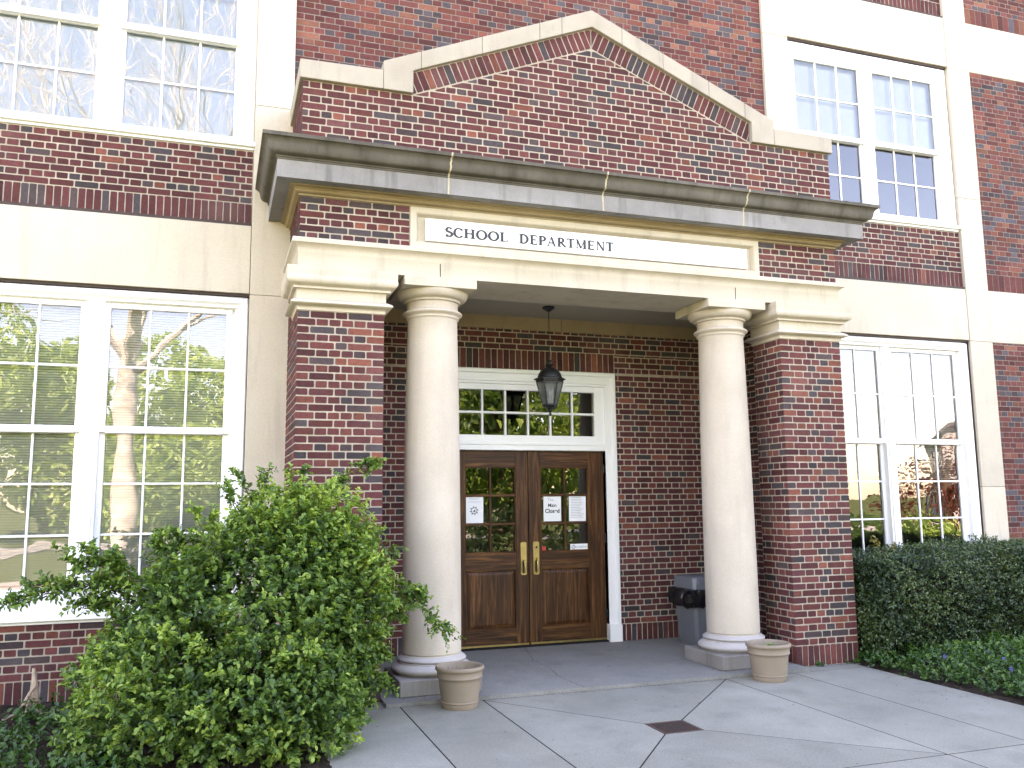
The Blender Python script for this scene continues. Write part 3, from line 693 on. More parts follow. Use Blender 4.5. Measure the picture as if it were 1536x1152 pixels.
# --- sash windows
def window(xL, xR, mc, gap, gl_w, zb, zt, sillz, rows_u, rows_l, zm, label, blind=None, lowglass=None, pane_u=None):
    """xL..xR outer casing, mc mullion centre, gap between the panes' glass, glass width; zt glass top, zm meeting rail centre."""
    yc = YP+.035                                     # casing face
    top = zt[0]; gt = zt[1]; gb = zb
    mb = MB()
    for a, b in ((xL, xL+.085), (xR-.085, xR)):                                 # side casings: rounded mould, fillet, jamb
        mb.bbox(a, b, yc, yc+.16, sillz+.03, top, .018)
    mb.bbox(xL, xR, yc-.006, yc+.16, top-.085, top, .024)
    mb.bbox(xL+.08, xR-.08, yc+.018, yc+.16, top-.112, top-.083, .004)
    for a, b in ((xL+.083, xL+.125), (xR-.125, xR-.083)): mb.bbox(a, b, yc+.03, yc+.2, sillz+.03, top-.11, .004)
    for a, b in ((xL+.12, mc-gap/2-gl_w-.045), (mc+gap/2+gl_w+.045, xR-.12)): mb.bbox(a, b, yc+.088, yc+.2, sillz+.03, gt+.07, .003)
    mb.bbox(xL+.12, xR-.12, yc+.04, yc+.2, gt+.055, top-.10, .003)
    mw = gap-.10
    mb.bbox(mc-mw/2, mc+mw/2, yc+.035, yc+.2, sillz+.03, gt+.075, .004)
    mb.bbox(mc-mw/2+.028, mc+mw/2-.028, yc+.020, yc+.05, sillz+.03, gt+.075, .004)
    win = part(mb.build('window', WHITE, bld), label)
    mb = MB()
    mb.bbox(xL-.015 if xL > 0 else xL, xR+.02 if xL < 0 else xR+.055, yc-.045, yc+.22, sillz, sillz+.045, .006)
    mb.bbox(xL, xR, yc-.012, yc+.2, sillz-.028, sillz-.001, .004)
    mb.bbox(xL+.1, xR-.1, yc+.01, yc+.2, sillz+.047, gb-.075, .004)
    mb.build('window_sill', WHITE, win)
    for s, cx in ((-1, mc-gap/2-gl_w/2), (1, mc+gap/2+gl_w/2)):
        x0, x1 = cx-gl_w/2, cx+gl_w/2
        for up in (True, False):
            za, zb_ = (zm+.035, gt) if up else (gb, zm-.035)
            y0 = yc+.055 if up else yc+.10
            y1 = y0+.045; m_ = MB()
            fw_ = .055
            m_.bbox(x0-fw_, x0, y0, y1, za-.06, zb_+.055, .006); m_.bbox(x1, x1+fw_, y0, y1, za-.06, zb_+.055, .006)
            m_.bbox(x0-.002, x1+.002, y0+.001, y1-.001, zb_, zb_+.055, .006)
            m_.bbox(x0-.002, x1+.002, y0+.001-(.006 if up else 0), y1-.001, za-(.068 if up else .075), za, .006)
            nr = rows_u if up else rows_l
            for i in (1, 2): xx = x0+gl_w*i/3; m_.bbox(xx-.011, xx+.011, y0+.010, y1-.012, za-.001, zb_+.001, .005)
            for i in range(1, nr): zz = za+(zb_-za)*i/nr; m_.bbox(x0-.001, x1+.001, y0+.011, y1-.013, zz-.011, zz+.011, .005)
            sash = m_.build('sash', WHITE, win)
            m_ = MB(); m_.add([(x0-.004, y0+.026, za-.004), (x1+.004, y0+.026, za-.004), (x1+.004, y0+.026, zb_+.004), (x0-.004, y0+.026, zb_+.004)], [[0, 1, 2, 3]])
            m_.build('glass_pane', GLASS, win)
        if blind and blind[0] == 'slats':
            m_ = MB(); z = gt+.05; zl = blind[1 if s < 0 else 2]
            while z > zl:
                y = yc+.172; m_.add([(x0-.05, y-.011, z-.011), (x1+.05, y-.011, z-.011), (x1+.05, y+.0, z+.003), (x0-.05, y+.0, z+.003), (x0-.05, y+.011, z+.012), (x1+.05, y+.011, z+.012)], [[0, 1, 2, 3], [3, 2, 5, 4]]); z -= .0245
            m_.bbox(x0-.05, x1+.05, yc+.160, yc+.184, zl-.03, zl-.008, .003)
            m_.build('venetian_blind', BLIND if xL < 0 else BLINDG, win)
        elif blind:
            m_ = MB(); zl = blind[1]; m_.box(x0-.05, x1+.05, yc+.162, yc+.165, zl, gt+.06); m_.bbox(x0-.05, x1+.05, yc+.156, yc+.172, zl-.02, zl, .003)
            m_.build('roller_shade', SHADE_SKY if xL < 0 else SHADE, win)
    return win
window(LW0, LW1, -1.775, .262, 1.05, .975, (3.765, 3.592), .70, 2, 3, 2.425, 'lower window behind the leafy shrub', ('slats', 1.0, 1.0))
window(LW0, LW1, -1.775, .262, 1.05, 5.475, (7.66, 7.46), 5.335, 2, 2, 6.49, 'upper window over the brick spandrel by the cornice end', ('shade', 5.42))
window(RW0-.02, RW1, 7.507, .243, 1.02, .975, (3.768, 3.60), .70, 2, 3, 2.43, 'lower window behind the clipped hedge', ('slats', 2.02, 1.98))
window(RW0-.02, RW1, 7.507, .243, 1.02, 5.49, (7.665, 7.455), 5.335, 2, 2, 6.44, 'upper window with white shades half drawn, above the hedge', ('shade', 6.47))

# --- entrance: casing, transom light, pair of oak doors
DC = 2.868; dl, dr = DC-.985, DC+.985       # opening between the jambs
mb = MB(); yd = YB
for a, b, s in ((DX0, dl-.005, 1), (dr+.005, DX1, -1)):
    mb.bbox(a, b, yd-.012, yd+.1, .25, 3.275, .006)
    e0, e1 = (a, a+.05) if s > 0 else (b-.05, b); mb.bbox(e0, e1, yd-.032, yd+.05, .25, 3.275, .008)
    i0, i1 = (b-.04, b) if s > 0 else (a, a+.04); mb.bbox(i0, i1, yd-.004, yd+.14, .04, 2.33, .004)
    mb.bbox(a-.008, b+.008, yd-.040, yd+.09, .042, .25, .006)
mb.bbox(DX0+.05, DX1-.05, yd-.011, yd+.1, 3.10, 3.274, .006); mb.bbox(DX0, DX1, yd-.034, yd+.05, 3.225, 3.279, .010)
mb.bbox(DX0+.10, DX1-.10, yd-.022, yd+.05, 3.13, 3.155, .006)
mb.bbox(dl-.03, dr+.03, yd-.004, yd+.14, 2.315, 2.40, .006); mb.bbox(dl-.03, dr+.03, yd-.016, yd+.1, 2.375, 2.41, .006)
for a, b in ((dl-.03, dl+.015), (dr-.015, dr+.03)): mb.bbox(a, b, yd+.113, yd+.16, .04, 2.33, .003)
mb.bbox(dl+.016, dr-.016, yd+.113, yd+.16, 2.29, 2.33, .003)
casing = part(mb.build('door_frame', WHITE, bld), 'white painted door casing')
tx0, tx1, tz0, tz1 = DC-.858, DC+.858, 2.495, 3.03
mb = MB()
mb.bbox(dl-.02, tx0, yd+.01, yd+.09, 2.40, 3.11, .005); mb.bbox(tx1, dr+.02, yd+.01, yd+.09, 2.40, 3.11, .005)
mb.bbox(tx0-.002, tx1+.002, yd+.011, yd+.089, tz1, 3.11, .005); mb.bbox(tx0-.002, tx1+.002, yd+.011, yd+.089, 2.40, tz0, .005)
for i in range(1, 6): xx = tx0+(tx1-tx0)*i/6; mb.bbox(xx-.014, xx+.014, yd+.02, yd+.075, tz0-.002, tz1+.002, .006)
zz = (tz0+tz1)/2; mb.bbox(tx0-.001, tx1+.001, yd+.021, yd+.074, zz-.014, zz+.014, .006)
tr = part(mb.build('transom_window', WHITE, bld), 'twelve pane transom light over the doors')
mb = MB(); mb.add([(tx0-.004, yd+.055, tz0-.004), (tx1+.004, yd+.055, tz0-.004), (tx1+.004, yd+.055, tz1+.004), (tx0-.004, yd+.055, tz1+.004)], [[0, 1, 2, 3]])
mb.build('glass_pane', DGLASS, tr)
def door(s, label):
    yf = yd+.055; th = .055
    x0, x1 = (dl+.004, DC-.003) if s < 0 else (DC+.003, dr-.004)
    gx0, gx1 = (x0+.165, x1-.145) if s < 0 else (x0+.155, x1-.205)
    if s < 0: gx0, gx1 = 2*DC-(dr-.004-.205), 2*DC-(DC+.003+.155)
    z0, z1 = .075, 2.31; gz0, gz1 = 1.125, 2.12; pz0, pz1 = .265, .93
    mb = MB()
    mb.bbox(x0, gx0, yf, yf+th, z0, z1, .003, 0); mb.bbox(gx1, x1, yf, yf+th, z0, z1, .003, 0)
    mb.bbox(gx0-.001, gx1+.001, yf+.0015, yf+th-.001, gz1, z1-.001, .003, 1)
    mb.bbox(gx0-.001, gx1+.001, yf+.0015, yf+th-.001, pz1, gz0, .003, 1)
    mb.bbox(gx0-.001, gx1+.001, yf+.0015, yf+th-.001, z0+.001, pz0, .003, 1)
    mb.box(gx0-.01, gx1+.01, yf+.026, yf+.04, pz0-.01, pz1+.01, 0)                      # recessed panel with raised field
    e = .055
    vv = [(gx0+.012, yf+.0255, pz0+.012), (gx1-.012, yf+.0255, pz0+.012), (gx1-.012, yf+.0255, pz1-.012), (gx0+.012, yf+.0255, pz1-.012),
          (gx0+e, yf+.012, pz0+e), (gx1-e, yf+.012, pz0+e), (gx1-e, yf+.012, pz1-e), (gx0+e, yf+.012, pz1-e)]
    mb.add(vv, [[0, 1, 5, 4], [1, 2, 6, 5], [2, 3, 7, 6], [3, 0, 4, 7], [4, 5, 6, 7]], 0)
    for za, zb_ in ((gz0, gz1), (pz0, pz1)):                                            # beads round glass and panel
        mb.bbox(gx0-.001, gx0+.014, yf+.004, yf+.03, za, zb_, .004, 0); mb.bbox(gx1-.014, gx1+.001, yf+.004, yf+.03, za, zb_, .004, 0)
        mb.bbox(gx0+.013, gx1-.013, yf+.0045, yf+.03, za-.001, za+.014, .004, 1); mb.bbox(gx0+.013, gx1-.013, yf+.0045, yf+.03, zb_-.014, zb_+.001, .004, 1)
    xm = (gx0+gx1)/2; mb.bbox(xm-.014, xm+.014, yf+.003, yf+.04, gz0, gz1, .005, 0)
    for i in (1, 2): zz = gz0+(gz1-gz0)*i/3; mb.bbox(gx0+.001, gx1-.001, yf+.0045, yf+.039, zz-.015, zz+.015, .005, 1)
    d = part(mb.build('door', [WOODZ, WOODX], bld), label)
    mb = MB(); mb.add([(gx0-.003, yf+.028, gz0), (gx1+.003, yf+.028, gz0), (gx1+.003, yf+.028, gz1), (gx0-.003, yf+.028, gz1)], [[0, 1, 2, 3]]); mb.build('glass_pane', DGLASS, d)
    hx = 2.80 if s < 0 else 2.958; w_ = .037
    hz0, hz1 = .865, 1.245; pl = []
    for (cx_, cz_, a0) in ((hx+w_-.02, hz1-.02, 0), (hx-w_+.02, hz1-.02, 90), (hx-w_+.02, hz0+.02, 180), (hx+w_-.02, hz0+.02, 270)):
        for i in range(5): a = R_(a0+i*22.5); pl.append((cx_+.02*math.cos(a), cz_+.02*math.sin(a)))
    mb = MB(); mb.prism(pl, 'y', yf-.008, yf+.002)
    mb.tube([(hx, yf-.006, 1.03), (hx, yf-.045, 1.02), (hx, yf-.055, .97), (hx, yf-.05, .91), (hx, yf-.006, .895)], [.012, .011, .013, .012, .012], 8)
    mb.box(hx-.014, hx+.014, yf-.0095, yf-.007, .905, 1.025, 1)
    if s > 0: mb.tube([(hx, yf-.004, 1.18), (hx, yf-.018, 1.18)], .02, 14); mb.tube([(hx, yf-.017, 1.18), (hx, yf-.0195, 1.18)], .014, 12, 1); mb.bbox(hx-.008, hx+.008, yf-.03, yf-.004, 1.045, 1.065, .003)
    mb.build('pull_handle', [BRASS, BLACK], d, 30)
    for hz in (2.10, 1.27, .38):
        xx = x1+.002 if s > 0 else x0-.002
        mb = MB(); mb.tube([(xx, yf-.010, hz-.055), (xx, yf-.010, hz+.055)], .009, 10); mb.bbox(xx-.014, xx+.014, yf-.004, yf+.004, hz-.055, hz+.055, .002); mb.build('hinge', BLACK, d, 30)
    mb = MB(); mb.bbox(x0+.01, x1-.01, yf-.01, yf+.004, z0-.002, z0+.022, .003); mb.build('brass_sweep', BRASS, d)
    return gx0, gx1
door(-1, 'oak door leaf partly behind the column'); door(1, 'oak door leaf with two notices and the keyed handle')
mb = MB(); mb.bbox(dl-.03, dr+.03, yd-.0, yd+.16, .045, .072, .004); mb.build('threshold', DARK, bld)

# ================================================================== GROUND
rng = random.Random(77)
def inset(poly, d):
    a = area(poly); p = poly if a > 0 else poly[::-1]; out = []
    for i in range(len(p)):
        q0, q1, q2 = Vector(p[i-1]), Vector(p[i]), Vector(p[(i+1) % len(p)])
        d1 = (q1-q0).normalized(); d2 = (q2-q1).normalized(); n1 = Vector((-d1.y, d1.x)); n2 = Vector((-d2.y, d2.x))
        b = (n1+n2); b = b/max(b.length_squared, 1e-6)*2; out.append(tuple(q1+b*d))
    return out
def slab(mb, poly, z, gap=.005, c=.002, depth=.05):
    a = inset(poly, gap); b = inset(poly, gap+c); n = len(a)
    vs = [(x, y, z-depth) for x, y in a]+[(x, y, z-c*.8) for x, y in a]+[(x, y, z) for x, y in b]
    fs = [[k*n+i, k*n+(i+1) % n, (k+1)*n+(i+1) % n, (k+1)*n+i] for k in (0, 1) for i in range(n)]+[[2*n+i for i in range(n)]]
    mb.add(vs, fs, 0, (.5, rng.random(), 0, 1))
mb = MB(); ys = [-.23, -2.92, -5.6, -8.3, -11.0]; ex = lambda y: 5.74
x_l = lambda y: .30 if y > -3 else .30
dx0, dx1, dy0, dy1 = 2.565, 2.890, -1.787, -1.462     # drain opening
mb2 = mb
xs = [.13, .90, 1.63, 4.08, 4.85, 5.74]
for k in range(len(ys)-1):
    for i in range(len(xs)-1):
        P = [(xs[i], ys[k+1]), (xs[i+1], ys[k+1]), (xs[i+1], ys[k]), (xs[i], ys[k])]
        if k == 0 and i == 2:
            tl, trr, br, bl_ = (1.63, -.23), (4.08, -.23), (4.08, -2.92), (1.63, -2.92)
            a, b, c, d_ = (dx0, dy1), (dx1, dy1), (dx1, dy0), (dx0, dy0)
            for q in ([tl, a, b, trr], [trr, b, c, br], [br, c, d_, bl_], [bl_, d_, a, tl]): slab(mb, q, 0.0, .005)
        elif k == 0 and i == 0: slab(mb, P, 0.0)
        else: slab(mb, P, 0.0, .005)
slab(mb, [(5.07, -.23), (5.84, -.23), (5.84, .02), (5.07, .02)], .0); slab(mb, [(.13, -.23), (.93, -.23), (.93, .02), (.13, .02)], .0)
slab(mb, [(4.92, -.23), (5.07, -.23), (5.07, .02), (4.92, .02)], .0, .001)
struct(mb.build('pavement', CONC))
mb = MB(); mb.box(.13, 5.745, -11, .5, -.09, -.0012); struct(mb.build('pavement_bed', DARK))
# porch floor, falling slightly to the front, with a worn pale edge and a crack
mb = MB()
def pz(y): return .033+.022*(y+.15)/2.1
for a, b in ((.35, 5.49),):
    vs_ = []; fl = [(.78, -.225), (5.06, -.225), (5.06, .5), (5.49, .5), (5.49, 2.15), (.35, 2.15), (.35, .5), (.78, .5)]
    n_ = len(fl); vs_ = [(x, y, -.02) for x, y in fl]+[(x, y, pz(y)) for x, y in fl]
    mb.add(vs_, [[i, (i+1) % n_, n_+(i+1) % n_, n_+i] for i in range(n_)]+[list(range(n_, 2*n_))], 0, (.5, .5, 0, 1))
struct(mb.build('porch_floor', CONCP))
def crack(pts, zf, w=.0022, name='floor_crack', seed=1):
    r = random.Random(seed); P = []
    for (x0, y0), (x1, y1) in zip(pts[:-1], pts[1:]):
        n = max(2, int(math.hypot(x1-x0, y1-y0)/.035))
        for i in range(n): t = i/n; P.append((x0+(x1-x0)*t+r.uniform(-.012, .012), y0+(y1-y0)*t+r.uniform(-.008, .008)))
    P.append(pts[-1]); mb = MB(); vs_ = []
    for i, p in enumerate(P):
        ww = w*r.uniform(.5, 1.5); vs_ += [(p[0]-ww, p[1], zf(p[1])+.0012), (p[0]+ww, p[1], zf(p[1])+.0012)]
    mb.add(vs_, [[2*i, 2*i+1, 2*i+3, 2*i+2] for i in range(len(P)-1)]); return struct(mb.build(name, DARK))
crack([(2.78, 1.9), (2.66, 1.35), (2.60, 1.15), (2.63, .75), (2.55, .30), (2.60, -.21)], pz)
crack([(4.93, -1.25), (5.2, -1.42), (5.45, -1.38), (5.72, -1.62)], lambda y: 0.0, .0016, seed=4)
crack([(1.70, -2.05), (1.95, -1.95), (2.2, -2.02), (2.36, -1.98)], lambda y: 0.0, .0013, seed=6)
mb = MB()
for x0, y0, a_, L in ((3.2, .55, .3, .05), (3.9, 1.5, 1.1, .06), (4.2, 1.62, .2, .05), (2.2, .3, .8, .03), (3.6, 1.2, 2, .03), (4.42, .9, 2, .05), (4.33, .4, 1, .04), (3.5, -.9, 1, .03), (5.1, -1.6, 1, .03), (4.4, -2.2, .4, .03)) + tuple((rng.uniform(5.3, 5.74)**1.0 if i_ % 2 else rng.uniform(.6, 5.0), rng.uniform(-2.8, -.3) if i_ % 2 else rng.choice((rng.uniform(-2.6, -.3), rng.uniform(1.2, 1.85))), rng.uniform(0, 6), rng.uniform(.012, .04)) for i_ in range(46)):
    z = pz(y0) if y0 > -.2 else 0.0
    if y0 < -.2 and x0 < .2: continue
    q = [(x0+math.cos(a_)*L*u-math.sin(a_)*L*.35*v, y0+math.sin(a_)*L*u+math.cos(a_)*L*.35*v, z+.002+.008*abs(u*v)) for u, v in ((-.5, 0), (0, -.5), (.5, 0), (0, .6))]
    mb.add(q, [[0, 1, 2, 3]])
o = mb.build('fallen_leaves', plain('dry_leaf', (.05, .035, .02), .9)); tag(o, 'few dry leaf scraps lying on the porch floor', 'leaf litter', kind='stuff')
rg_ = np.random.default_rng(91); pts_ = []
def grit_line(x0, y0, x1, y1, n, sp): 
    t_ = rg_.random(n); off = np.abs(rg_.normal(0, sp, n)); d_ = np.array([x1-x0, y1-y0]); nn = np.array([d_[1], -d_[0]])/np.linalg.norm(d_)
    for i in range(n): pts_.append((x0+d_[0]*t_[i]+nn[0]*off[i], y0+d_[1]*t_[i]+nn[1]*off[i]))
grit_line(.93, -.06, 1.68, -.06, 160, .03); grit_line(4.16, -.06, 4.91, -.06, 160, .03); grit_line(5.07, -.005, 5.84, -.005, 170, .03); grit_line(5.735, -3.0, 5.735, -.2, 420, .06)
grit_line(4.0, 1.89, 5.45, 1.89, 200, .05); grit_line(1.7, -.24, 4.1, -.24, 200, .02); grit_line(4.15, .65, 4.15, -.05, 120, .025); grit_line(5.05, .5, 5.05, 0, 80, .03)
for _ in range(420): pts_.append((rg_.uniform(.3, 5.7), rg_.uniform(-2.9, 1.8)))
mb = MB()
for x0, y0 in pts_:
    if y0 > -.22 and not (.8 < x0 < 5.05 or y0 < 0): continue
    q = rg_.uniform(.002, .008) if rg_.random() < .9 else rg_.uniform(.008, .014); a_ = rg_.uniform(0, 6.28); z = (pz(y0) if y0 > -.225 and .78 < x0 < 5.06 else 0.0)+.0012
    mb.add([(x0+math.cos(a_+k_*1.57)*q*(1 if k_ % 2 else .6), y0+math.sin(a_+k_*1.57)*q*(1 if k_ % 2 else .6), z+(.002 if k_ == 1 else 0)) for k_ in range(4)], [[0, 1, 2, 3]])
o = mb.build('grit', plain('dirt_grit', (.06, .048, .036), .95, var=.4, scale=3)); tag(o, 'dark grit and dirt gathered along the edges of the paving and plinths', 'grit', kind='stuff')
def bed_mesh(name, mat, x0, x1, y0, y1, z, nx, ny, amp, seed, edge=0):
    r = np.random.default_rng(seed); xs_ = np.linspace(x0, x1, nx); ys_ = np.linspace(y0, y1, ny)
    gx, gy = np.meshgrid(xs_, ys_); gz = z+r.normal(0, amp, gx.shape)
    v = np.stack([gx.ravel(), gy.ravel(), gz.ravel()], 1); i = np.arange((ny-1)*(nx-1)); a = (i//(nx-1))*nx+i % (nx-1)
    return np_mesh(name, v, np.stack([a, a+1, a+nx+1, a+nx], 1), mat)
struct(bed_mesh('planting_bed', MULCH, -7, .14, -3.6, 1.10, .0, 180, 110, .012, 3))
struct(bed_mesh('planting_bed', MULCH, 5.735, 13, -4.2, 1.10, .0, 150, 110, .010, 4))
mb = MB(); mb.add([(-900, -900, -.10), (900, -900, -.10), (900, 900, -.10), (-900, 900, -.10)], [[0, 1, 2, 3]]); struct(mb.build('lawn', LAWN))
mb = MB(); mb.add([(-60, -13.6, -.05), (80, -13.6, -.05), (80, -11, -.05), (-60, -11, -.05)], [[0, 1, 2, 3]]); struct(mb.build('footpath', PALEC))
mb = MB(); mb.add([(-200, -36, -.06), (200, -36, -.06), (200, -28, -.06), (-200, -28, -.06)], [[0, 1, 2, 3]]); struct(mb.build('road', PALEC))

# ================================================================== THINGS ON AND AROUND THE PORCH
# floor drain
t = thing('floor_drain', 'square rusty iron drain grate set in the concrete pavement', 'drain grate', (dx0, dy0, 0))
w = dx1-dx0; mb = MB()
mb.bbox(.002, .022, .002, w-.002, -.03, .001, .002); mb.bbox(w-.022, w-.002, .002, w-.002, -.03, .001, .002)
mb.bbox(.021, w-.021, .002, .022, -.03, .001, .002); mb.bbox(.021, w-.021, w-.022, w-.002, -.03, .001, .002)
for i in range(13): x = .035+i*(w-.07)/12; mb.bbox(x-.006, x+.006, .02, w-.02, -.02, -.001, .002)
for f in (.35, .66): mb.bbox(.02, w-.02, w*f-.007, w*f+.007, -.022, -.002, .002)
mb.build('grate', RUSTG, t)
mb = MB(); mb.box(.003, w-.003, .003, w-.003, -.06, -.027); mb.build('sump', DARK, t)
# flower pots
def pot(loc, label, soilz, s=1.0):
    t = thing('flower_pot', label, 'plant pot', loc, 'plastic pots in front of the columns')
    H = .345; prof = [(.150, .0), (.152, .004), (.156, .03), (.157, .044), (.163, .049), (.164, .055), (.159, .060)]
    for i in range(9): z = .065+i*.02; prof.append((.159+(z-.06)*.125, z))
    prof += [(.187, .243), (.193, .247), (.195, .255), (.191, .262), (.194, .296), (.196, .302), (.203, .306), (.208, .313), (.210, .322), (.208, .333), (.202, .340), (.196, .342), (.190, .338), (.183, .325), (.172, .22), (.168, soilz)]
    mb = MB(); mb.lathe(0, 0, [(r*s, z*s) for r, z in prof], 72, caps=False); b = mb.build('pot_body', POT, t, 35)
    mb = MB(); r_ = random.Random(len(label)); vs_ = [(0, 0, soilz*s)]; fs_ = []
    for k in range(1, 6):
        for i in range(24): a = i/24*2*math.pi; vs_.append((.171*s*k/5*math.cos(a), .171*s*k/5*math.sin(a), soilz*s+r_.uniform(-.006, .006)))
    fs_ += [[0, 1+i, 1+(i+1) % 24] for i in range(24)]
    for k in range(4): fs_ += [[1+k*24+i, 1+(k+1)*24+i, 1+(k+1)*24+(i+1) % 24, 1+k*24+(i+1) % 24] for i in range(24)]
    mb.add(vs_, fs_); mb.build('soil', SOIL, t)
    return t
p1 = pot((1.375, -.40, 0), 'beige plastic pot with dry stalks at the foot of the column by the shrub', .272)
p2 = pot((4.44, -.42, 0), 'beige plastic pot with a green sprout in front of the brick pier', .285, 1.02)
r_ = random.Random(4); mb = MB()
for i in range(26):
    a = r_.uniform(0, 6.28); q = r_.uniform(.02, .14); p = Vector((q*math.cos(a), q*math.sin(a), .27)); d = Vector((r_.uniform(-.4, .4), r_.uniform(-.4, .4), 1)).normalized()*r_.uniform(.02, .06)
    mb.tube([p, p+d*.6, p+d+Vector((r_.uniform(-.01, .01), 0, -.004))], [.0022, .0018, .001], 4)
mb.build('dry_stalks', BARK, p1)['kind'] = 'stuff'

def leaf_cloud(P, D, Nn, L, Wd, tint, fold=.25):
    """arrays of leaf base points P, directions D (unit), face normals Nn, length, width -> verts, quad faces (two quads per leaf)."""
    n = len(P); S = np.cross(D, Nn); S /= np.linalg.norm(S, axis=1, keepdims=True)+1e-9; Nn = np.cross(S, D)
    L = L[:, None]; Wd = Wd[:, None]; up = Nn*Wd*fold
    b = P; r1 = P+D*L*.33+S*Wd*.46+up; r2 = P+D*L*.72+S*Wd*.40+up*.8; tp = P+D*L-Nn*L*.10; l2 = P+D*L*.72-S*Wd*.40+up*.8; l1 = P+D*L*.33-S*Wd*.46+up
    V = np.stack([b, r1, r2, tp, l2, l1], 1).reshape(-1, 3); k = np.arange(n)[:, None]*6
    F = np.stack([k+np.array([[0, 1, 2, 3]]), k+np.array([[0, 3, 4, 5]])], 1).reshape(-1, 4)
    return V, F, np.repeat(tint, 2)
def unit(a): return a/(np.linalg.norm(a, axis=-1, keepdims=True)+1e-9)
def twigs(rs, base, dirs, lens, nleaf, size, tint0, spread=.9):
    """leaflets in pairs along short twigs"""
    n = len(base); t = np.linspace(.25, 1.0, nleaf)[None, :, None]; sag = np.array([0, 0, -.35])
    P = base[:, None]+dirs[:, None]*lens[:, None, None]*t+sag*(lens[:, None, None]*t)**2*1.5
    side = unit(np.cross(dirs, unit(rs.normal(0, 1, (n, 3))))); sg = np.where(np.arange(nleaf) % 2 == 0, 1, -1)[None, :, None]
    D = unit(dirs[:, None]*.55+side[:, None]*sg*spread+rs.normal(0, .28, (n, nleaf, 3)))
    N_ = unit(np.array([0, -.25, 1.0])+rs.normal(0, .45, (n, nleaf, 3))+dirs[:, None]*.25)
    m = n*nleaf; sz = size*rs.uniform(.5, 1.2, m)
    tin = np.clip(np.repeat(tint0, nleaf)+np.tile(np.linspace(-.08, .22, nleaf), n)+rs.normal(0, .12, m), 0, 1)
    return leaf_cloud(P.reshape(m, 3), D.reshape(m, 3), N_.reshape(m, 3), sz, sz*rs.uniform(.55, .72, m), tin)
def merge(parts):
    V = []; F = []; T = []; o = 0
    for v, f, t_ in parts: V.append(v); F.append(f+o); T.append(t_); o += len(v)
    return np.concatenate(V), np.concatenate(F), np.concatenate(T)
rs = np.random.default_rng(5)
V, F, T = twigs(rs, np.array([[.02, -.02, .27]]*9)+rs.normal(0, .015, (9, 3))*[1, 1, 0], unit(rs.normal(0, .5, (9, 3))+[0, 0, 1.0]), np.full(9, .07), 5, .035, np.full(9, .4))
np_mesh('sprout', V, F, LEAF, T, p2)

# litter bin
t = thing('litter_bin', 'grey plastic litter bin with black bag standing behind the column', 'bin', (4.59, 1.18, .05))
mb = MB(); cr = lambda x0, x1, y0, y1, z, c: [(x0+c, y0, z), (x1-c, y0, z), (x1, y0+c, z), (x1, y1-c, z), (x1-c, y1, z), (x0+c, y1, z), (x0, y1-c, z), (x0, y0+c, z)]
def loft(mb, rings, mat=0):
    n = len(rings[0]); mb.fix = True
    mb.add(sum(rings, []), [[k*n+i, k*n+(i+1) % n, (k+1)*n+(i+1) % n, (k+1)*n+i] for k in range(len(rings)-1) for i in range(n)]+[list(range(n))[::-1], [(len(rings)-1)*n+i for i in range(n)]], mat)
loft(mb, [cr(.05, .45, .05, .45, 0, .03), cr(.04, .46, .04, .46, .02, .03), cr(.0, .50, .0, .50, .62, .035)])
mb.build('bin_body', BIN, t, 35)
mb = MB(); r_ = random.Random(9); rings = []
for z, o_ in ((.44, .004), (.46, .028), (.50, .034), (.55, .030), (.60, .045), (.635, .030), (.64, .0)):
    base_ = []
    for i in range(56):
        a = i/56; s_ = a*4; e = int(s_); f_ = s_-e
        c4 = [(-o_, -o_), (.5+o_, -o_), (.5+o_, .5+o_), (-o_, .5+o_)]; p, q = c4[e], c4[(e+1) % 4]
        nx, ny = [(0, -1), (1, 0), (0, 1), (-1, 0)][e]; w_ = r_.uniform(-.016, .016)*(1 if o_ > .01 else 0)
        base_.append((p[0]+(q[0]-p[0])*f_+nx*w_, p[1]+(q[1]-p[1])*f_+ny*w_, z+r_.uniform(-.018, .018)*(z < .6)))
    rings.append(base_)
loft(mb, rings)
mb.tube([(-.02, .1, .62), (-.06, .08, .61), (-.11, .07, .595), (-.13, .06, .55), (-.115, .065, .49), (-.07, .08, .455), (-.03, .1, .43)], [.02, .028, .03, .028, .025, .02, .015], 9)
mb.build('bin_bag', BAG, t, 60)
mb = MB(); loft(mb, [cr(.0, .5, .0, .5, .642, .03), cr(.0, .5, .0, .5, .66, .03), cr(.012, .488, .012, .488, .765, .04), cr(.03, .47, .03, .47, .778, .04)])
mb.bbox(.06, .44, -.002, .02, .69, .74, .006)
mb.build('bin_lid', BIN, t, 35)

# hanging lantern
t = thing('hanging_lantern', 'black six sided lantern hanging on a chain from the porch ceiling', 'lantern', (2.905, 1.30, 3.92))
mb = MB(); mb.lathe(0, 0, [(.070, .002), (.072, -.012), (.058, -.026), (.024, -.048), (.010, -.056)], 28); mb.build('ceiling_canopy', BLACK, t, 40)
mb = MB()
z = -.052; k = 0
while z > -.585:
    pts = []
    for i in range(13):
        a = i/12*2*math.pi; c, s_ = math.cos(a)*.009, math.sin(a)*.019
        pts.append((c, 0, z-.017+s_) if k % 2 else (0, c, z-.017+s_))
    mb.tube(pts, .0024, 5); z -= .031; k += 1
mb.build('chain', BLACK, t, 60)
hexr = lambda r, z, n=6: [(r*math.cos(2*math.pi*i/n+math.pi/6+.25), r*math.sin(2*math.pi*i/n+math.pi/6+.25), z) for i in range(n)]
mb = MB(); mb.lathe(0, 0, [(.012, -.585), (.016, -.60), (.012, -.612), (.034, -.618), (.038, -.628), (.018, -.638), (.016, -.652), (.044, -.664), (.050, -.678), (.026, -.694), (.030, -.705)], 24)
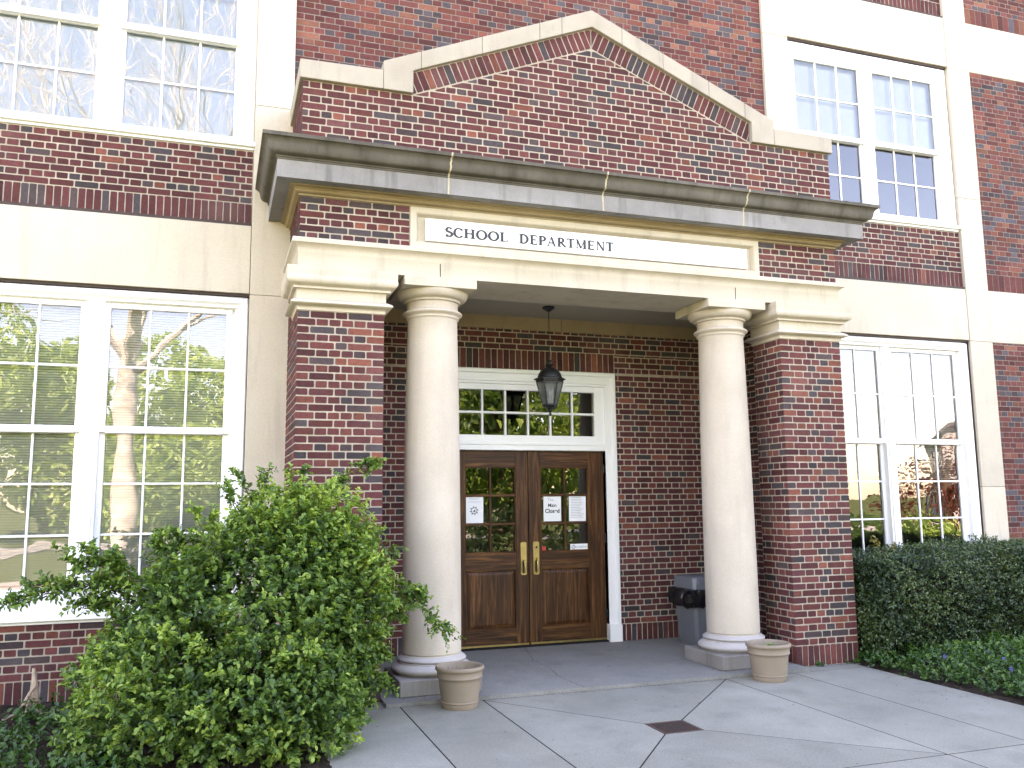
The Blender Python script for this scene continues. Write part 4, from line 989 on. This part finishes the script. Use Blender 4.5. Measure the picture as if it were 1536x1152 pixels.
dome = [(.034, -.70), (.07, -.715), (.103, -.74), (.126, -.772), (.138, -.806), (.142, -.826)]
mb.lathe(0, 0, dome, 36, caps=False)
loft(mb, [hexr(.182, -.842), hexr(.180, -.832), hexr(.150, -.818)][::-1])
loft(mb, [hexr(.160, -.843), hexr(.155, -.868)])
body = mb.build('lantern_roof', BLACK, t, 40)
mb = MB(); a6, b6 = hexr(.150, -.862), hexr(.080, -1.128)
for i in range(6): mb.tube([a6[i], b6[i]], .0085, 6); mb.tube([a6[i], a6[(i+1) % 6]], .008, 5); mb.tube([b6[i], b6[(i+1) % 6]], .009, 5)
loft(mb, [hexr(.086, -1.122), hexr(.090, -1.136), hexr(.074, -1.150), hexr(.045, -1.165)])
mb.lathe(0, 0, [(.040, -1.16), (.024, -1.178), (.030, -1.190), (.026, -1.204), (.010, -1.215), (.014, -1.226), (.017, -1.236), (.010, -1.250), (.002, -1.256)], 20)
mb.build('lantern_cage', BLACK, t, 40)
mb = MB(); a6, b6 = hexr(.146, -.866), hexr(.078, -1.124)
for i in range(6): mb.add([a6[i], a6[(i+1) % 6], b6[(i+1) % 6], b6[i]], [[0, 1, 2, 3]])
mb.build('lantern_glass', FROST, t)
mb = MB()
for a in (0, 2.1, 4.2): x, y = .026*math.cos(a), .026*math.sin(a); mb.lathe(x, y, [(.011, -1.12), (.011, -1.03), (.016, -1.02), (.019, -1.00), (.014, -.965), (.004, -.93)], 12)
mb.build('candle_bulbs', BULB, t, 50)

# notices and stickers on the door glass
yg = YB+.055
def sheet(name, label, cat, x0, x1, z0, z1, y, curl=.004, mat=PAPER, group=None, tilt=0):
    mb = MB(); nx, nz = 8, 8; vs_ = []
    for j in range(nz+1):
        for i in range(nx+1):
            u, v = i/nx, j/nz; x = x0+(x1-x0)*u+tilt*(v-.5)*(x1-x0)*.2; zz = z0+(z1-z0)*v
            vs_.append((x, y-curl*abs(2*u-1)**3*(v) - .0006, zz))
    mb.add(vs_, [[j*(nx+1)+i, j*(nx+1)+i+1, (j+1)*(nx+1)+i+1, (j+1)*(nx+1)+i] for j in range(nz) for i in range(nx)])
    o = mb.build(name, mat, None, 60); tag(o, label, cat, group); return o
def letters(parent, text, x, z, size, y, mat=INK, align='CENTER', bold=0.0):
    c = bpy.data.curves.new('lettering', 'FONT'); c.body = text; c.size = size; c.align_x = align; c.extrude = .0003; c.offset = bold
    tmp = bpy.data.objects.new('tmp_text', c); COL.objects.link(tmp); bpy.context.view_layer.update()
    me = bpy.data.meshes.new_from_object(tmp.evaluated_get(bpy.context.evaluated_depsgraph_get())); bpy.data.objects.remove(tmp)
    me.transform(Matrix.Rotation(math.pi/2, 4, 'X')); me.transform(Matrix.Translation((x, y, z))); me.materials.clear(); me.materials.append(mat)
    o = bpy.data.objects.new('lettering', me); COL.objects.link(o); o.parent = parent; return o
n1 = sheet('paper_notice', 'white sheet reading Closed in bold, taped to the door glass', 'notice', 3.068, 3.292, 1.478, 1.79, yg+.0225, .003, group='notices on the door glass')
letters(n1, 'Main', 3.18, 1.648, .058, yg+.0205, INK, bold=.0008); letters(n1, 'Closed', 3.18, 1.578, .066, yg+.0205, INK, bold=.0018)
letters(n1, 'The', 3.16, 1.716, .05, yg+.0205, INKG)
n2 = sheet('paper_notice', 'white sheet filled with lines of fine print on the door glass', 'notice', 3.395, 3.615, 1.474, 1.788, yg+.0225, .005, group='notices on the door glass', tilt=.04)
mb = MB(); r_ = random.Random(3)
for i in range(13): z = 1.755-i*.0195; mb.box(3.42, 3.42+r_.uniform(.12, .172), yg+.0198, yg+.0203, z-.003, z+.002)
mb.build('lettering', INKG, n2)
n3 = sheet('paper_notice', 'white sheet with a round wheel emblem on the door glass', 'notice', 2.095, 2.318, 1.472, 1.785, yg+.0225, .002, group='notices on the door glass')
mb = MB(); cx_, cz_ = 2.207, 1.615; yy = yg+.0205
for i in range(40):
    a, b = i/40*2*math.pi, (i+1)/40*2*math.pi
    mb.add([(cx_+r*math.cos(q), yy, cz_+r*math.sin(q)) for r, q in ((.030, a), (.037, a), (.037, b), (.030, b))], [[0, 1, 2, 3]])
for i in range(8):
    a = i/8*2*math.pi+.2; d = Vector((math.cos(a), 0, math.sin(a))); n_ = Vector((-d.z, 0, d.x)); p = Vector((cx_, yy, cz_))
    mb.add([p+d*.038-n_*.007, p+d*.052-n_*.004, p+d*.052+n_*.004, p+d*.038+n_*.007], [[0, 1, 2, 3]])
mb.add([(cx_-.016, yy, cz_-.014), (cx_+.018, yy, cz_-.014), (cx_+.010, yy, cz_+.018)], [[0, 1, 2]])
mb.build('emblem', INK, n3)
mb = MB()
for z, a, b in ((1.758, 2.13, 2.285), (1.742, 2.15, 2.265), (1.715, 2.13, 2.285)): mb.box(a, b, yg+.0200, yg+.0206, z-.002, z+.002)
mb.build('lettering', INKG, n3)
o = sheet('red_sticker', 'small square red sticker in the corner of the door glass', 'sticker', 3.036, 3.088, 1.128, 1.186, yg+.0225, .0, RED)
o = sheet('no_smoking_sticker', 'small white no smoking strip along the bottom of the door glass', 'sticker', 3.405, 3.652, 1.132, 1.205, yg+.0225, .0)
letters(o, 'NO SMOKING', 3.555, 1.160, .027, yg+.021, INKG, bold=.0004)
mb = MB(); cx_, cz_, yy = 3.443, 1.1685, yg+.0208
for i in range(28):
    a, b = i/28*2*math.pi, (i+1)/28*2*math.pi
    mb.add([(cx_+r*math.cos(q), yy, cz_+r*math.sin(q)) for r, q in ((.020, a), (.025, a), (.025, b), (.020, b))], [[0, 1, 2, 3]])
mb.add([(cx_-.016, yy, cz_-.012), (cx_-.013, yy, cz_-.016), (cx_+.016, yy, cz_+.012), (cx_+.013, yy, cz_+.016)], [[0, 1, 2, 3]])
mb.build('emblem', INK, o)
# picture frames standing inside the lower right window
for x, w_, tl, lab in ((7.98, .24, .05, 'dark photo frame on the window ledge inside, farther from the pier'), (6.98, .24, -.04, 'dark photo frame on the window ledge inside, next to the pier')):
    t = thing('photo_frame', lab, 'photo frame', (x, YP+.60, .92), 'photo frames on the inside ledge'); mb = MB()
    for a, b, c, d_ in ((-w_/2, w_/2, 0, .03), (-w_/2, w_/2, .27, .30), (-w_/2, -w_/2+.03, .0295, .2705), (w_/2-.03, w_/2, .0295, .2705)): mb.bbox(a, b, 0, .02, c, d_, .003)
    mb.build('frame', DRYWOOD, t); mb = MB(); mb.box(-w_/2+.025, w_/2-.025, .008, .016, .025, .275); mb.build('picture', INK, t)
mb = MB(); mb.bbox(RW0+.05, RW1-.05, YP+.45, YP+1.1, .88, .92, .005); part(mb.build('inside_ledge', ROOM, bld))

# ================================================================== PLANTS
rs = np.random.default_rng(11)
def shell_points(rs, ells, n, lo=.80):
    out = []; nrm = []
    vol = np.array([e[1][0]*e[1][1]+e[1][1]*e[1][2]+e[1][0]*e[1][2] for e in ells]); pick = rs.choice(len(ells), n*3, p=vol/vol.sum())
    d = unit(rs.normal(0, 1, (n*3, 3))); rad = lo+(1.02-lo)*rs.random(n*3)**.6
    C = np.array([e[0] for e in ells])[pick]; S = np.array([e[1] for e in ells])[pick]; P = C+d*S*rad[:, None]
    keep = np.ones(n*3, bool)
    for i, (c, s_) in enumerate(ells):
        q = np.linalg.norm((P-np.array(c))/np.array(s_), axis=1); keep &= (q > lo-.02) | (pick == i)
    keep &= P[:, 2] > .03
    P, d, S = P[keep][:n], d[keep][:n], S[keep][:n]
    return P, unit(d/S)
def lumps(P, seed, f=2.2):
    r = np.random.default_rng(seed); s = np.zeros(len(P))
    for _ in range(9): k = r.normal(0, f, 3); s += np.sin(P@k+r.uniform(0, 6.28))
    return s/3
t = thing('leafy_shrub', 'large loose green shrub with long sprays growing over the window and pier', 'shrub', (-.4, -.75, 0))
ells = [((-.40, -.78, .78), (.92, .72, .80)), ((-.14, -.70, 1.16), (.50, .52, .58)), ((.26, -.68, .85), (.40, .45, .66)), ((-.86, -.92, .42), (.60, .60, .52)), ((-.32, -1.05, .38), (.66, .70, .46)), ((.10, -.70, 1.30), (.42, .42, .44)), ((.20, -.62, .38), (.40, .42, .40)), ((-.02, -1.22, .30), (.36, .50, .40)), ((-.74, -.76, 1.0), (.40, .48, .34))]
P, D = shell_points(rs, ells, 6600, .66)
lm = lumps(P, 3, 3.0); keep = lm > -1.25+rs.normal(0, .3, len(P)); P, D, lm = P[keep], D[keep], lm[keep]
P = P+D*(.065*lm)[:, None]
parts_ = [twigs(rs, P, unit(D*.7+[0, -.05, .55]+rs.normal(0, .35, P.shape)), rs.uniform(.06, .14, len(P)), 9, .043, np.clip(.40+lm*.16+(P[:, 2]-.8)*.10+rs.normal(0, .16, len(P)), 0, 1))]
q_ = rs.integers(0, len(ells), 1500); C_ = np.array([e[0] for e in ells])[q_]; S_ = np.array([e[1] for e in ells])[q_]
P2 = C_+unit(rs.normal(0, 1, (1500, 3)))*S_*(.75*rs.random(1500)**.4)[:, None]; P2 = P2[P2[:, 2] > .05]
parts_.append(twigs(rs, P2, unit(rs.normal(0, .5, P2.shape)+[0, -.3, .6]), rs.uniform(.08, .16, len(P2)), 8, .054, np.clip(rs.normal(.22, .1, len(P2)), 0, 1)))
wood = MB()
def spray(pts, n, ln=(.05, .12), size=.042, rad=.006, nl=7, spread_=.5, t0=.15, tone=.38):
    pts = np.array(pts, float); k = len(pts); u = np.linspace(0, k-1, 24); i = np.minimum(u.astype(int), k-2); f = (u-i)[:, None]
    sm = pts[i]*(1-f)+pts[i+1]*f
    for _ in range(3): sm[1:-1] = (sm[:-2]+sm[1:-1]*2+sm[2:])/4
    wood.tube([tuple(p) for p in sm], list(np.linspace(rad, rad*.3, 24)), 5)
    tt = rs.uniform(t0, 1.0, n)**.8*22.9; j = tt.astype(int); g = (tt-j)[:, None]; B = sm[j]*(1-g)+sm[j+1]*g; tan = unit(sm[j+1]-sm[j])
    parts_.append(twigs(rs, B, unit(tan*.6+rs.normal(0, spread_, (n, 3))+[0, -.1, .25]), rs.uniform(*ln, n), nl, size, np.clip(rs.normal(tone, .12, n), 0, 1)))
# long sprays seen against the window, the pier and the column
spray([(-.7, -.8, .95), (-1.15, -.8, 1.12), (-1.6, -.8, 1.13), (-1.96, -.8, 1.06)], 110)
spray([(-.8, -.8, .9), (-1.2, -.8, 1.02), (-1.55, -.8, 1.02)], 90)
spray([(-1.1, -.8, 1.05), (-1.36, -.8, 1.25), (-1.52, -.8, 1.42)], 55)
spray([(-1.0, -.8, 1.05), (-1.35, -.8, 1.18), (-1.68, -.8, 1.38)], 50)
spray([(-1.0, -.8, 1.0), (-1.45, -.8, 1.16), (-1.86, -.8, 1.17)], 60)
spray([(-.95, -.8, 1.05), (-1.25, -.8, 1.22), (-1.33, -.8, 1.33)], 60)
spray([(-.7, -.75, 1.1), (-.95, -.75, 1.35), (-1.03, -.75, 1.42)], 34)
spray([(-.6, -.7, 1.2), (-.80, -.7, 1.44), (-.98, -.7, 1.50)], 40)
spray([(.35, -.65, .9), (.75, -.7, 1.0), (1.0, -.72, .86), (1.19, -.74, .60)], 62, t0=.1)
spray([(.35, -.65, .95), (.70, -.7, 1.06), (.95, -.72, .98)], 50)
spray([(.3, -.6, .8), (.62, -.65, .92), (.80, -.7, .80)], 44)
spray([(.2, -.6, 1.1), (.52, -.62, 1.32), (.74, -.65, 1.32)], 22)
spray([(-.1, -.6, 1.3), (.18, -.55, 1.75), (.36, -.5, 1.92)], 34)
spray([(-.2, -.6, 1.4), (-.30, -.55, 1.75), (-.28, -.5, 1.99)], 26)
spray([(-.3, -.6, 1.3), (-.50, -.6, 1.70), (-.56, -.6, 1.84)], 30)
spray([(-.1, -.6, 1.5), (-.02, -.55, 1.8), (.06, -.5, 1.98)], 30)
spray([(.1, -.55, 1.6), (.33, -.5, 1.93), (.50, -.5, 2.01), (.62, -.5, 2.03)], 34, t0=.55, ln=(.04, .09))
spray([(-.25, -.6, 1.4), (-.38, -.6, 1.78), (-.48, -.6, 1.92)], 18)
spray([(.2, -.6, .5), (.5, -.65, .42), (.68, -.7, .27)], 46)
spray([(.2, -.6, .6), (.52, -.65, .62), (.66, -.7, .52)], 46)
spray([(.0, -.7, .3), (.30, -.8, .25), (.42, -.9, .12)], 46)
spray([(-1.0, -1.0, .5), (-1.35, -1.05, .62), (-1.5, -1.1, .55)], 40)
spray([(-1.1, -1.0, .3), (-1.42, -1.1, .30), (-1.55, -1.1, .16)], 40)
for i in range(46):                                          # loose shoots standing out of the outline all round
    e, sz = ells[i % 7]; d_ = unit(rs.normal(0, 1, 3)+np.array([0, -.35, .55])); q0 = np.array(e)+d_*np.array(sz)*.7; q2 = np.array(e)+d_*np.array(sz)*.95; L_ = rs.uniform(.14, .34)
    if q2[2] < .25: continue
    q3 = q2+unit(d_+np.array([0, -.1, .5])+rs.normal(0, .3, 3))*L_; spray([q0, q2, (q2+q3)/2+[0, 0, .03], q3], 20, ln=(.04, .10), size=.037, rad=.004, t0=.3, tone=.62)
for i in range(26):
    a = rs.uniform(0, 6.28); r0 = rs.uniform(.02, .2); e, sz = ells[i % 9]; q = np.array(e)+unit(rs.normal(0, 1, 3))*np.array(sz)*.75
    b0 = np.array([-.35+r0*math.cos(a), -.75+r0*math.sin(a), 0]); m_ = (b0+q)/2+[0, 0, .12]; wood.tube([tuple(b0), tuple(m_), tuple(q)], [.012, .008, .004], 5)
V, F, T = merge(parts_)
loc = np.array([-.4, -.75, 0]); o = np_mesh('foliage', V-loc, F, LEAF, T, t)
wood.v = [(x+.4, y+.75, z) for x, y, z in wood.v]; wood.build('stems', BARK, t)
# clipped hedge beside the right pier
rs = np.random.default_rng(23)
t = thing('clipped_hedge', 'dense dark green clipped hedge under the window beside the brick pier', 'hedge', (5.95, -.2, 0))
def hedge_pts(n):
    x = rs.uniform(5.93, 11.0, n); z = rs.uniform(0, 1.0, n); y = rs.uniform(-.25, .95, n); face = rs.random(n)
    top = face < .42; P = np.stack([x, y, z], 1); Nn = np.zeros((n, 3))
    bul = .10*np.sin(x*2.1+.6)+.07*np.sin(x*4.7)+.05*np.sin(z*6+x*3)
    ztop = 1.08+.03*np.sin(x*1.7)+.025*np.sin(x*5.3+y*4)
    u = z; prof = np.sqrt(np.clip(1-((u-.52)/.62)**2, 0, 1))               # rounded front
    yf = .12-.42*prof-bul*.6
    P[:, 2] = np.where(top, ztop-.0, u*1.08); P[:, 1] = np.where(top, np.maximum(y, -.12+.05*np.sin(x*3)), yf)
    Nn[top] = [0, -.1, 1]; Nn[~top] = [0, -1, .25]
    left = (rs.random(n) < .16); P[left, 0] = 5.93+.07*rs.random(left.sum()); P[left, 1] = rs.uniform(-.2, .5, left.sum()); P[left, 2] = rs.uniform(.1, 1.08, left.sum()); Nn[left] = [-1, -.4, .3]
    P -= Nn*(rs.random(n)**1.7*.20)[:, None]
    return P, Nn
P, Nn = hedge_pts(16000)
lm = lumps(P, 8, 5); P = P+Nn*(.035*lm)[:, None]; keep = P[:, 0] < 9.9; P, Nn = P[keep], Nn[keep]; lm = lm[keep]
V, F, T = twigs(rs, P, unit(Nn*.8+[0, -.1, .35]+rs.normal(0, .5, P.shape)), rs.uniform(.04, .10, len(P)), 7, .029, np.clip(.50+.22*lm+rs.normal(0, .16, len(P)), 0, 1))
lh = np.array([5.95, -.2, 0]); np_mesh('foliage', V-lh, F, HEDGEL, T, t)
V, F, T = twigs(rs, np.array([[6.42, .30, 1.10]]*5)+rs.normal(0, .05, (5, 3)), unit(rs.normal(0, .5, (5, 3))+[0, 0, .8]), rs.uniform(.10, .2, 5), 8, .045, np.full(5, .95)); np_mesh('tall_shoots', V-lh, F, SHOOT, T, t)['kind'] = 'stuff'
mb = MB()
for i in range(40):
    x = 6.0+i*.1+rs.uniform(-.05, .05); y = rs.uniform(.1, .7); mb.tube([(x, y, 0), (x+rs.uniform(-.1, .1), y-.05, .45), (x+rs.uniform(-.25, .25), y+rs.uniform(-.35, .1), .98)], [.012, .009, .004], 5)
mb.v = [(x-5.95, y+.2, z) for x, y, z in mb.v]; mb.build('stems', BARK, t)
mb = MB(); mb.bbox(.18, 4.2, .42, 1.15, 0, .90, .1); mb.build('shade_core', plain('painted_inner_shade', (.018, .02, .012), .95, spec=.05), t)  # solid block added inside the hedge, inner shade put into its dark colour
# small yellowish sprig standing over the hedge by the pier
# periwinkle ground cover
rs = np.random.default_rng(31); n = 5200
x = rs.uniform(5.76, 9.8, n); y = rs.uniform(-3.2, .05, n); dens = lumps(np.stack([x, y, x*0], 1), 5, 2.5)
edge = 5.79+.05*np.sin(y*3)+.04*np.sin(y*9); hgt = np.clip((x-edge)/.5, .05, 1); keep = (x > edge) & (dens > -1.9); x, y, hgt, dens = x[keep], y[keep], hgt[keep], dens[keep]
P = np.stack([x, y, .015+rs.random(len(x))*.16*hgt], 1)
V, F, T = twigs(rs, P, unit(rs.normal(0, .5, P.shape)+[-.15, -.15, .7]), rs.uniform(.05, .13, len(P)), 7, .042, np.clip(.42+.15*dens+rs.normal(0, .15, len(P)), 0, 1))
o = np_mesh('ground_cover', V, F, VINCA, T); tag(o, 'low periwinkle ground cover spilling along the pavement edge below the hedge', 'ground cover', kind='stuff')
rs = np.random.default_rng(32)
for i, (px, py) in enumerate(((6.05, -.95), (6.35, -1.35), (6.1, -1.65), (7.2, -.75), (6.9, -1.6), (6.55, -1.0), (7.6, -1.1))):
    mb = MB()
    for k in range(5):
        a = k/5*6.283+rs.uniform(0, 1); c, s_ = math.cos(a), math.sin(a)
        mb.add([(0, 0, 0), (c*.012-s_*.010, -.006, s_*.012+c*.010), (c*.024-s_*.005, -.004, s_*.024+c*.005), (c*.024+s_*.008, -.004, s_*.024-c*.008), (c*.012+s_*.007, -.006, s_*.012-c*.007)], [[0, 1, 2, 3, 4]])
    mb.tube([(0, .002, 0), (.004, .012, -.05), (.0, .015, -.11)], .0015, 4, 1)
    o = mb.build('periwinkle_flower', [PETAL, LEAF]); o.location = (px, py, .195+.02*(i % 2))
    tag(o, 'small blue five petalled flower scattered in the ground cover', 'flower', 'periwinkle flowers in the ground cover')
# weeds and dead wood on the mulch at the left
rs = np.random.default_rng(41); n = 620
x = rs.uniform(-3.2, -1.0, n); y = rs.uniform(-1.7, .55, n); dens = lumps(np.stack([x, y, 0*x], 1), 9, 2.2); keep = dens+.9*(-y-.1) > .15; x, y = x[keep], y[keep]
P = np.stack([x, y, np.full(len(x), .01)], 1)
V, F, T = twigs(rs, P, unit(rs.normal(0, .45, P.shape)+[0, 0, .9]), rs.uniform(.06, .20, len(P)), 8, .048, np.clip(rs.normal(.30, .15, len(P)), 0, 1))
o = np_mesh('weeds', V, F, VINCA, T); tag(o, 'low dark green weeds growing through the mulch beside the shrub', 'weeds', kind='stuff')
mb = MB(); r_ = random.Random(8)
for (x0, y0, a, L, rr, up) in ((-1.98, .60, 1.9, .38, .035, .34), (-2.12, .55, .7, .30, .02, .22), (-1.95, .50, .1, .35, .012, .03), (-2.2, .42, .5, .40, .012, .05), (-1.72, .52, .05, .36, .010, .02), (-2.05, .62, 1.3, .2, .03, .3)):
    pts = [(x0+math.cos(a)*L*u*.5, y0+math.sin(a)*.1*u, .02+up*u+r_.uniform(-.01, .01)) for u in (0, .35, .7, 1)]
    mb.tube(pts, [rr, rr*.9, rr*.7, rr*.35], 7)
mb.v = [(x+2.0, y-.55, z) for x, y, z in mb.v]
o = mb.build('dead_stump', DRYWOOD); o.location = (-2.0, .55, 0); tag(o, 'splintered dead stump with broken sticks against the brick base of the wall', 'stump')
mb = MB(); rs = np.random.default_rng(6); n = 40
P = np.stack([rs.uniform(5.2, 5.85, n), rs.uniform(-.06, -.01, n), np.zeros(n)], 1); P[:, 0] = np.where(rs.random(n) < .45, 5.32+rs.normal(0, .03, n), 5.78+rs.normal(0, .06, n))
V, F, T = twigs(rs, P, unit(rs.normal(0, .4, P.shape)+[0, -.2, .7]), rs.uniform(.03, .07, n), 6, .02, np.clip(rs.normal(.45, .15, n), 0, 1))
o = np_mesh('grass_tuft', V, F, VINCA, T); tag(o, 'small weed tufts sprouting from the joint at the foot of the pier', 'weeds', kind='stuff')

# ================================================================== ACROSS THE LAWN (what the windows mirror)
rs = np.random.default_rng(51)
def branch(mb, p, d, L, r, depth, rg, tips, spread=.55, kids=(3, 3, 4), up=.12):
    n = 4; pts = [p]; q = p.copy(); dd = d.copy()
    for i in range(n):
        dd = (dd+Vector((rg.gauss(0, .10), rg.gauss(0, .10), rg.gauss(0, .08)+up*.3))).normalized(); q = q+dd*L/n; pts.append(q.copy())
    mb.tube(pts, [r*(1-.38*i/n) for i in range(n+1)], 7 if depth > 3 else 5 if depth > 1 else 3)
    if depth == 0: tips.append(q.copy()); return
    for k in range(rg.choice(kids)):
        ax = Vector((rg.gauss(0, 1), rg.gauss(0, 1), rg.gauss(0, .6))); nd = (dd+ax.normalized()*spread*rg.uniform(.7, 1.4)+Vector((0, 0, up))).normalized()
        st = pts[-1] if k == 0 else pts[rg.choice((2, 3, 4))]
        branch(mb, st, nd, L*rg.uniform(.66, .86), r*rg.uniform(.42, .60), depth-1, rg, tips, spread, kids, up)
def bare_tree(loc, h, r, label, seed):
    t = thing('bare_tree', label, 'tree', loc); rg = random.Random(seed); mb = MB(); tips = []
    mb.tube([(0, 0, -.2), (0, 0, .3), (.05, 0, h*.2), (0, .05, h*.36)], [r*1.35, r*1.05, r*.9, r*.8], 14); mb.build('trunk', PALEBARK, t, 60)
    mb = MB()
    for k in range(5):
        a = k/5*6.28+rg.uniform(-.4, .4); branch(mb, Vector((0, .03, h*(.30+.015*k))), Vector((math.cos(a)*.75, math.sin(a)*.75, .75)).normalized(), h*.235, r*.40, 5, rg, tips, .62)
    mb.build('branches', PALEBARK, t)
    n = len(tips)*2; P = np.array([tips[i % len(tips)] for i in range(n)], float)+rs.normal(0, .3, (n, 3))
    V, F, T = leaf_cloud(P, unit(rs.normal(0, 1, (n, 3))), unit(rs.normal(0, 1, (n, 3))), rs.uniform(.03, .06, n), rs.uniform(.02, .04, n), rs.random(n)); np_mesh('buds', V, F, SPRING, T, t)['kind'] = 'stuff'
bare_tree((-3.3, -19, -.1), 19, .33, 'tall pale barked tree barely in leaf, mirrored in the windows behind the shrub', 3)
bare_tree((-13, -24, -.1), 18, .38, 'bare spreading tree mirrored in the upper window', 7)
def leafy_tree(loc, h, w, mat, label, cat, seed, trunk=True, grp=None, n=2600, z0=.12, size=.5):
    t = thing('leafy_tree' if trunk else 'garden_bush', label, cat, loc, grp); r = np.random.default_rng(seed); rg = random.Random(seed)
    e = [((r.normal(0, w*.22), r.normal(0, w*.22), h*(z0+(1-z0)*u)), (w*.30*(1.25-u*.6),)*2+(h*.20,)) for u in r.uniform(.15, .85, 11)]
    P, D = shell_points(r, e, n, .5); lm = lumps(P, seed, 1.0)
    V, F, T = leaf_cloud(P, unit(D+r.normal(0, .6, P.shape)), unit(D+[0, 0, .5]+r.normal(0, .7, P.shape)), r.uniform(.6, 1.2, len(P))*size, r.uniform(.5, .9, len(P))*size, np.clip(.5+.2*lm+r.normal(0, .18, len(P)), 0, 1))
    np_mesh('crown', V, F, mat, T, t)
    mb = MB(); mb.tube([(0, 0, -.2), (0, 0, h*.3), (.1, 0, h*.75)], [w*.05, w*.04, w*.012], 8)
    for k in range(6):
        a = k*1.05; mb.tube([(0, 0, h*(.25+.06*k)), (math.cos(a)*w*.22, math.sin(a)*w*.22, h*(.40+.06*k))], [w*.022, w*.008], 5)
    mb.build('trunk' if trunk else 'stems', BARK, t)
for i, (x, y, h, w_) in enumerate(((-24, -46, 13, 10), (-16, -43, 12, 9), (-10, -47, 13, 9), (-5, -42, 11, 8), (0, -46, 12, 9), (5, -42, 10, 8), (10, -47, 12, 9), (16, -44, 10, 9), (-33, -43, 13, 11))):
    leafy_tree((x, y, -.1), h, w_, SPRING, 'tree in young yellow green leaf standing beyond the road', 'tree', 60+i, grp='trees beyond the road', n=13000, z0=-.14, size=.34)
leafy_tree((9.5, -19, -.1), 9.5, 9, LEAF, 'full green tree on the lawn mirrored in the transom', 'tree', 67, n=9000, z0=.0, size=.26)
leafy_tree((17, -25, -.1), 11, 9, LEAF, 'full green tree farther along the lawn mirrored at the end of the transom', 'tree', 68, n=9000, z0=.0, size=.28)
leafy_tree((27, -17, -.1), 4.4, 5.0, REDLEAF, 'red leaved tree mirrored in the window behind the hedge', 'tree', 81, n=4200, size=.11, z0=.1)
leafy_tree((16, -8.5, -.1), 1.3, 3.0, SPRING, 'yellow green garden bush mirrored low in the window behind the hedge', 'bush', 82, False, n=900, size=.16, z0=0)
leafy_tree((20, -11, -.1), 1.4, 3.2, SPRING, 'yellow green garden bush farther along the lawn', 'bush', 83, False, n=900, size=.16, z0=0)
leafy_tree((8.2, -14.5, -.1), 1.7, 2.4, HEDGEL, 'dark rounded bush mirrored in the door glass', 'bush', 84, False, n=1500, size=.14, z0=0)
def house(loc, rz, w_, d_, h_, rh, label):
    t = thing('white_house', label, 'house', loc, None, rz)
    mb = MB(); mb.box(-w_/2, w_/2, -d_/2, d_/2, 0, h_); mb.prism([(-w_/2, h_), (w_/2, h_), (0, h_+rh)], 'y', -d_/2+.01, d_/2-.01); mb.build('wall', SIDING, t)
    mb = MB()
    for s in (-1, 1):
        e = Vector((s*(w_/2+.4), h_-.35*rh/w_*2)); a = Vector((0, h_+rh+.02)); mb.prism([tuple(e), tuple(a), (a.x, a.y+.2), (e.x, e.y+.2)], 'y', -d_/2-.4, d_/2+.4)
    mb.build('roof', SHINGLE, t)
    for z in (1.0, 3.6):
        if z+1.5 > h_: continue
        for k in range(int(d_//2.4)):
            y = -d_/2+1.3+k*2.4
            for s in (-1, 1): mb = MB(); mb.bbox(s*w_/2-.04, s*w_/2+.04, y-.5, y+.5, z, z+1.5, .01); mb.build('window', WIND, t)
        for k in range(int(w_//2.4)):
            x_ = -w_/2+1.3+k*2.4; mb = MB(); mb.bbox(x_-.5, x_+.5, d_/2-.04, d_/2+.04, z, z+1.5, .01); mb.build('window', WIND, t)
house((6, -62, -.1), 0, 9, 12, 5.6, 3, 'white house with grey roof across the road, mirrored behind the shrub')
house((52, -36, -.1), R_(40), 10, 15, 5.8, 3.4, 'large white sided house with grey roof mirrored in the window behind the hedge')
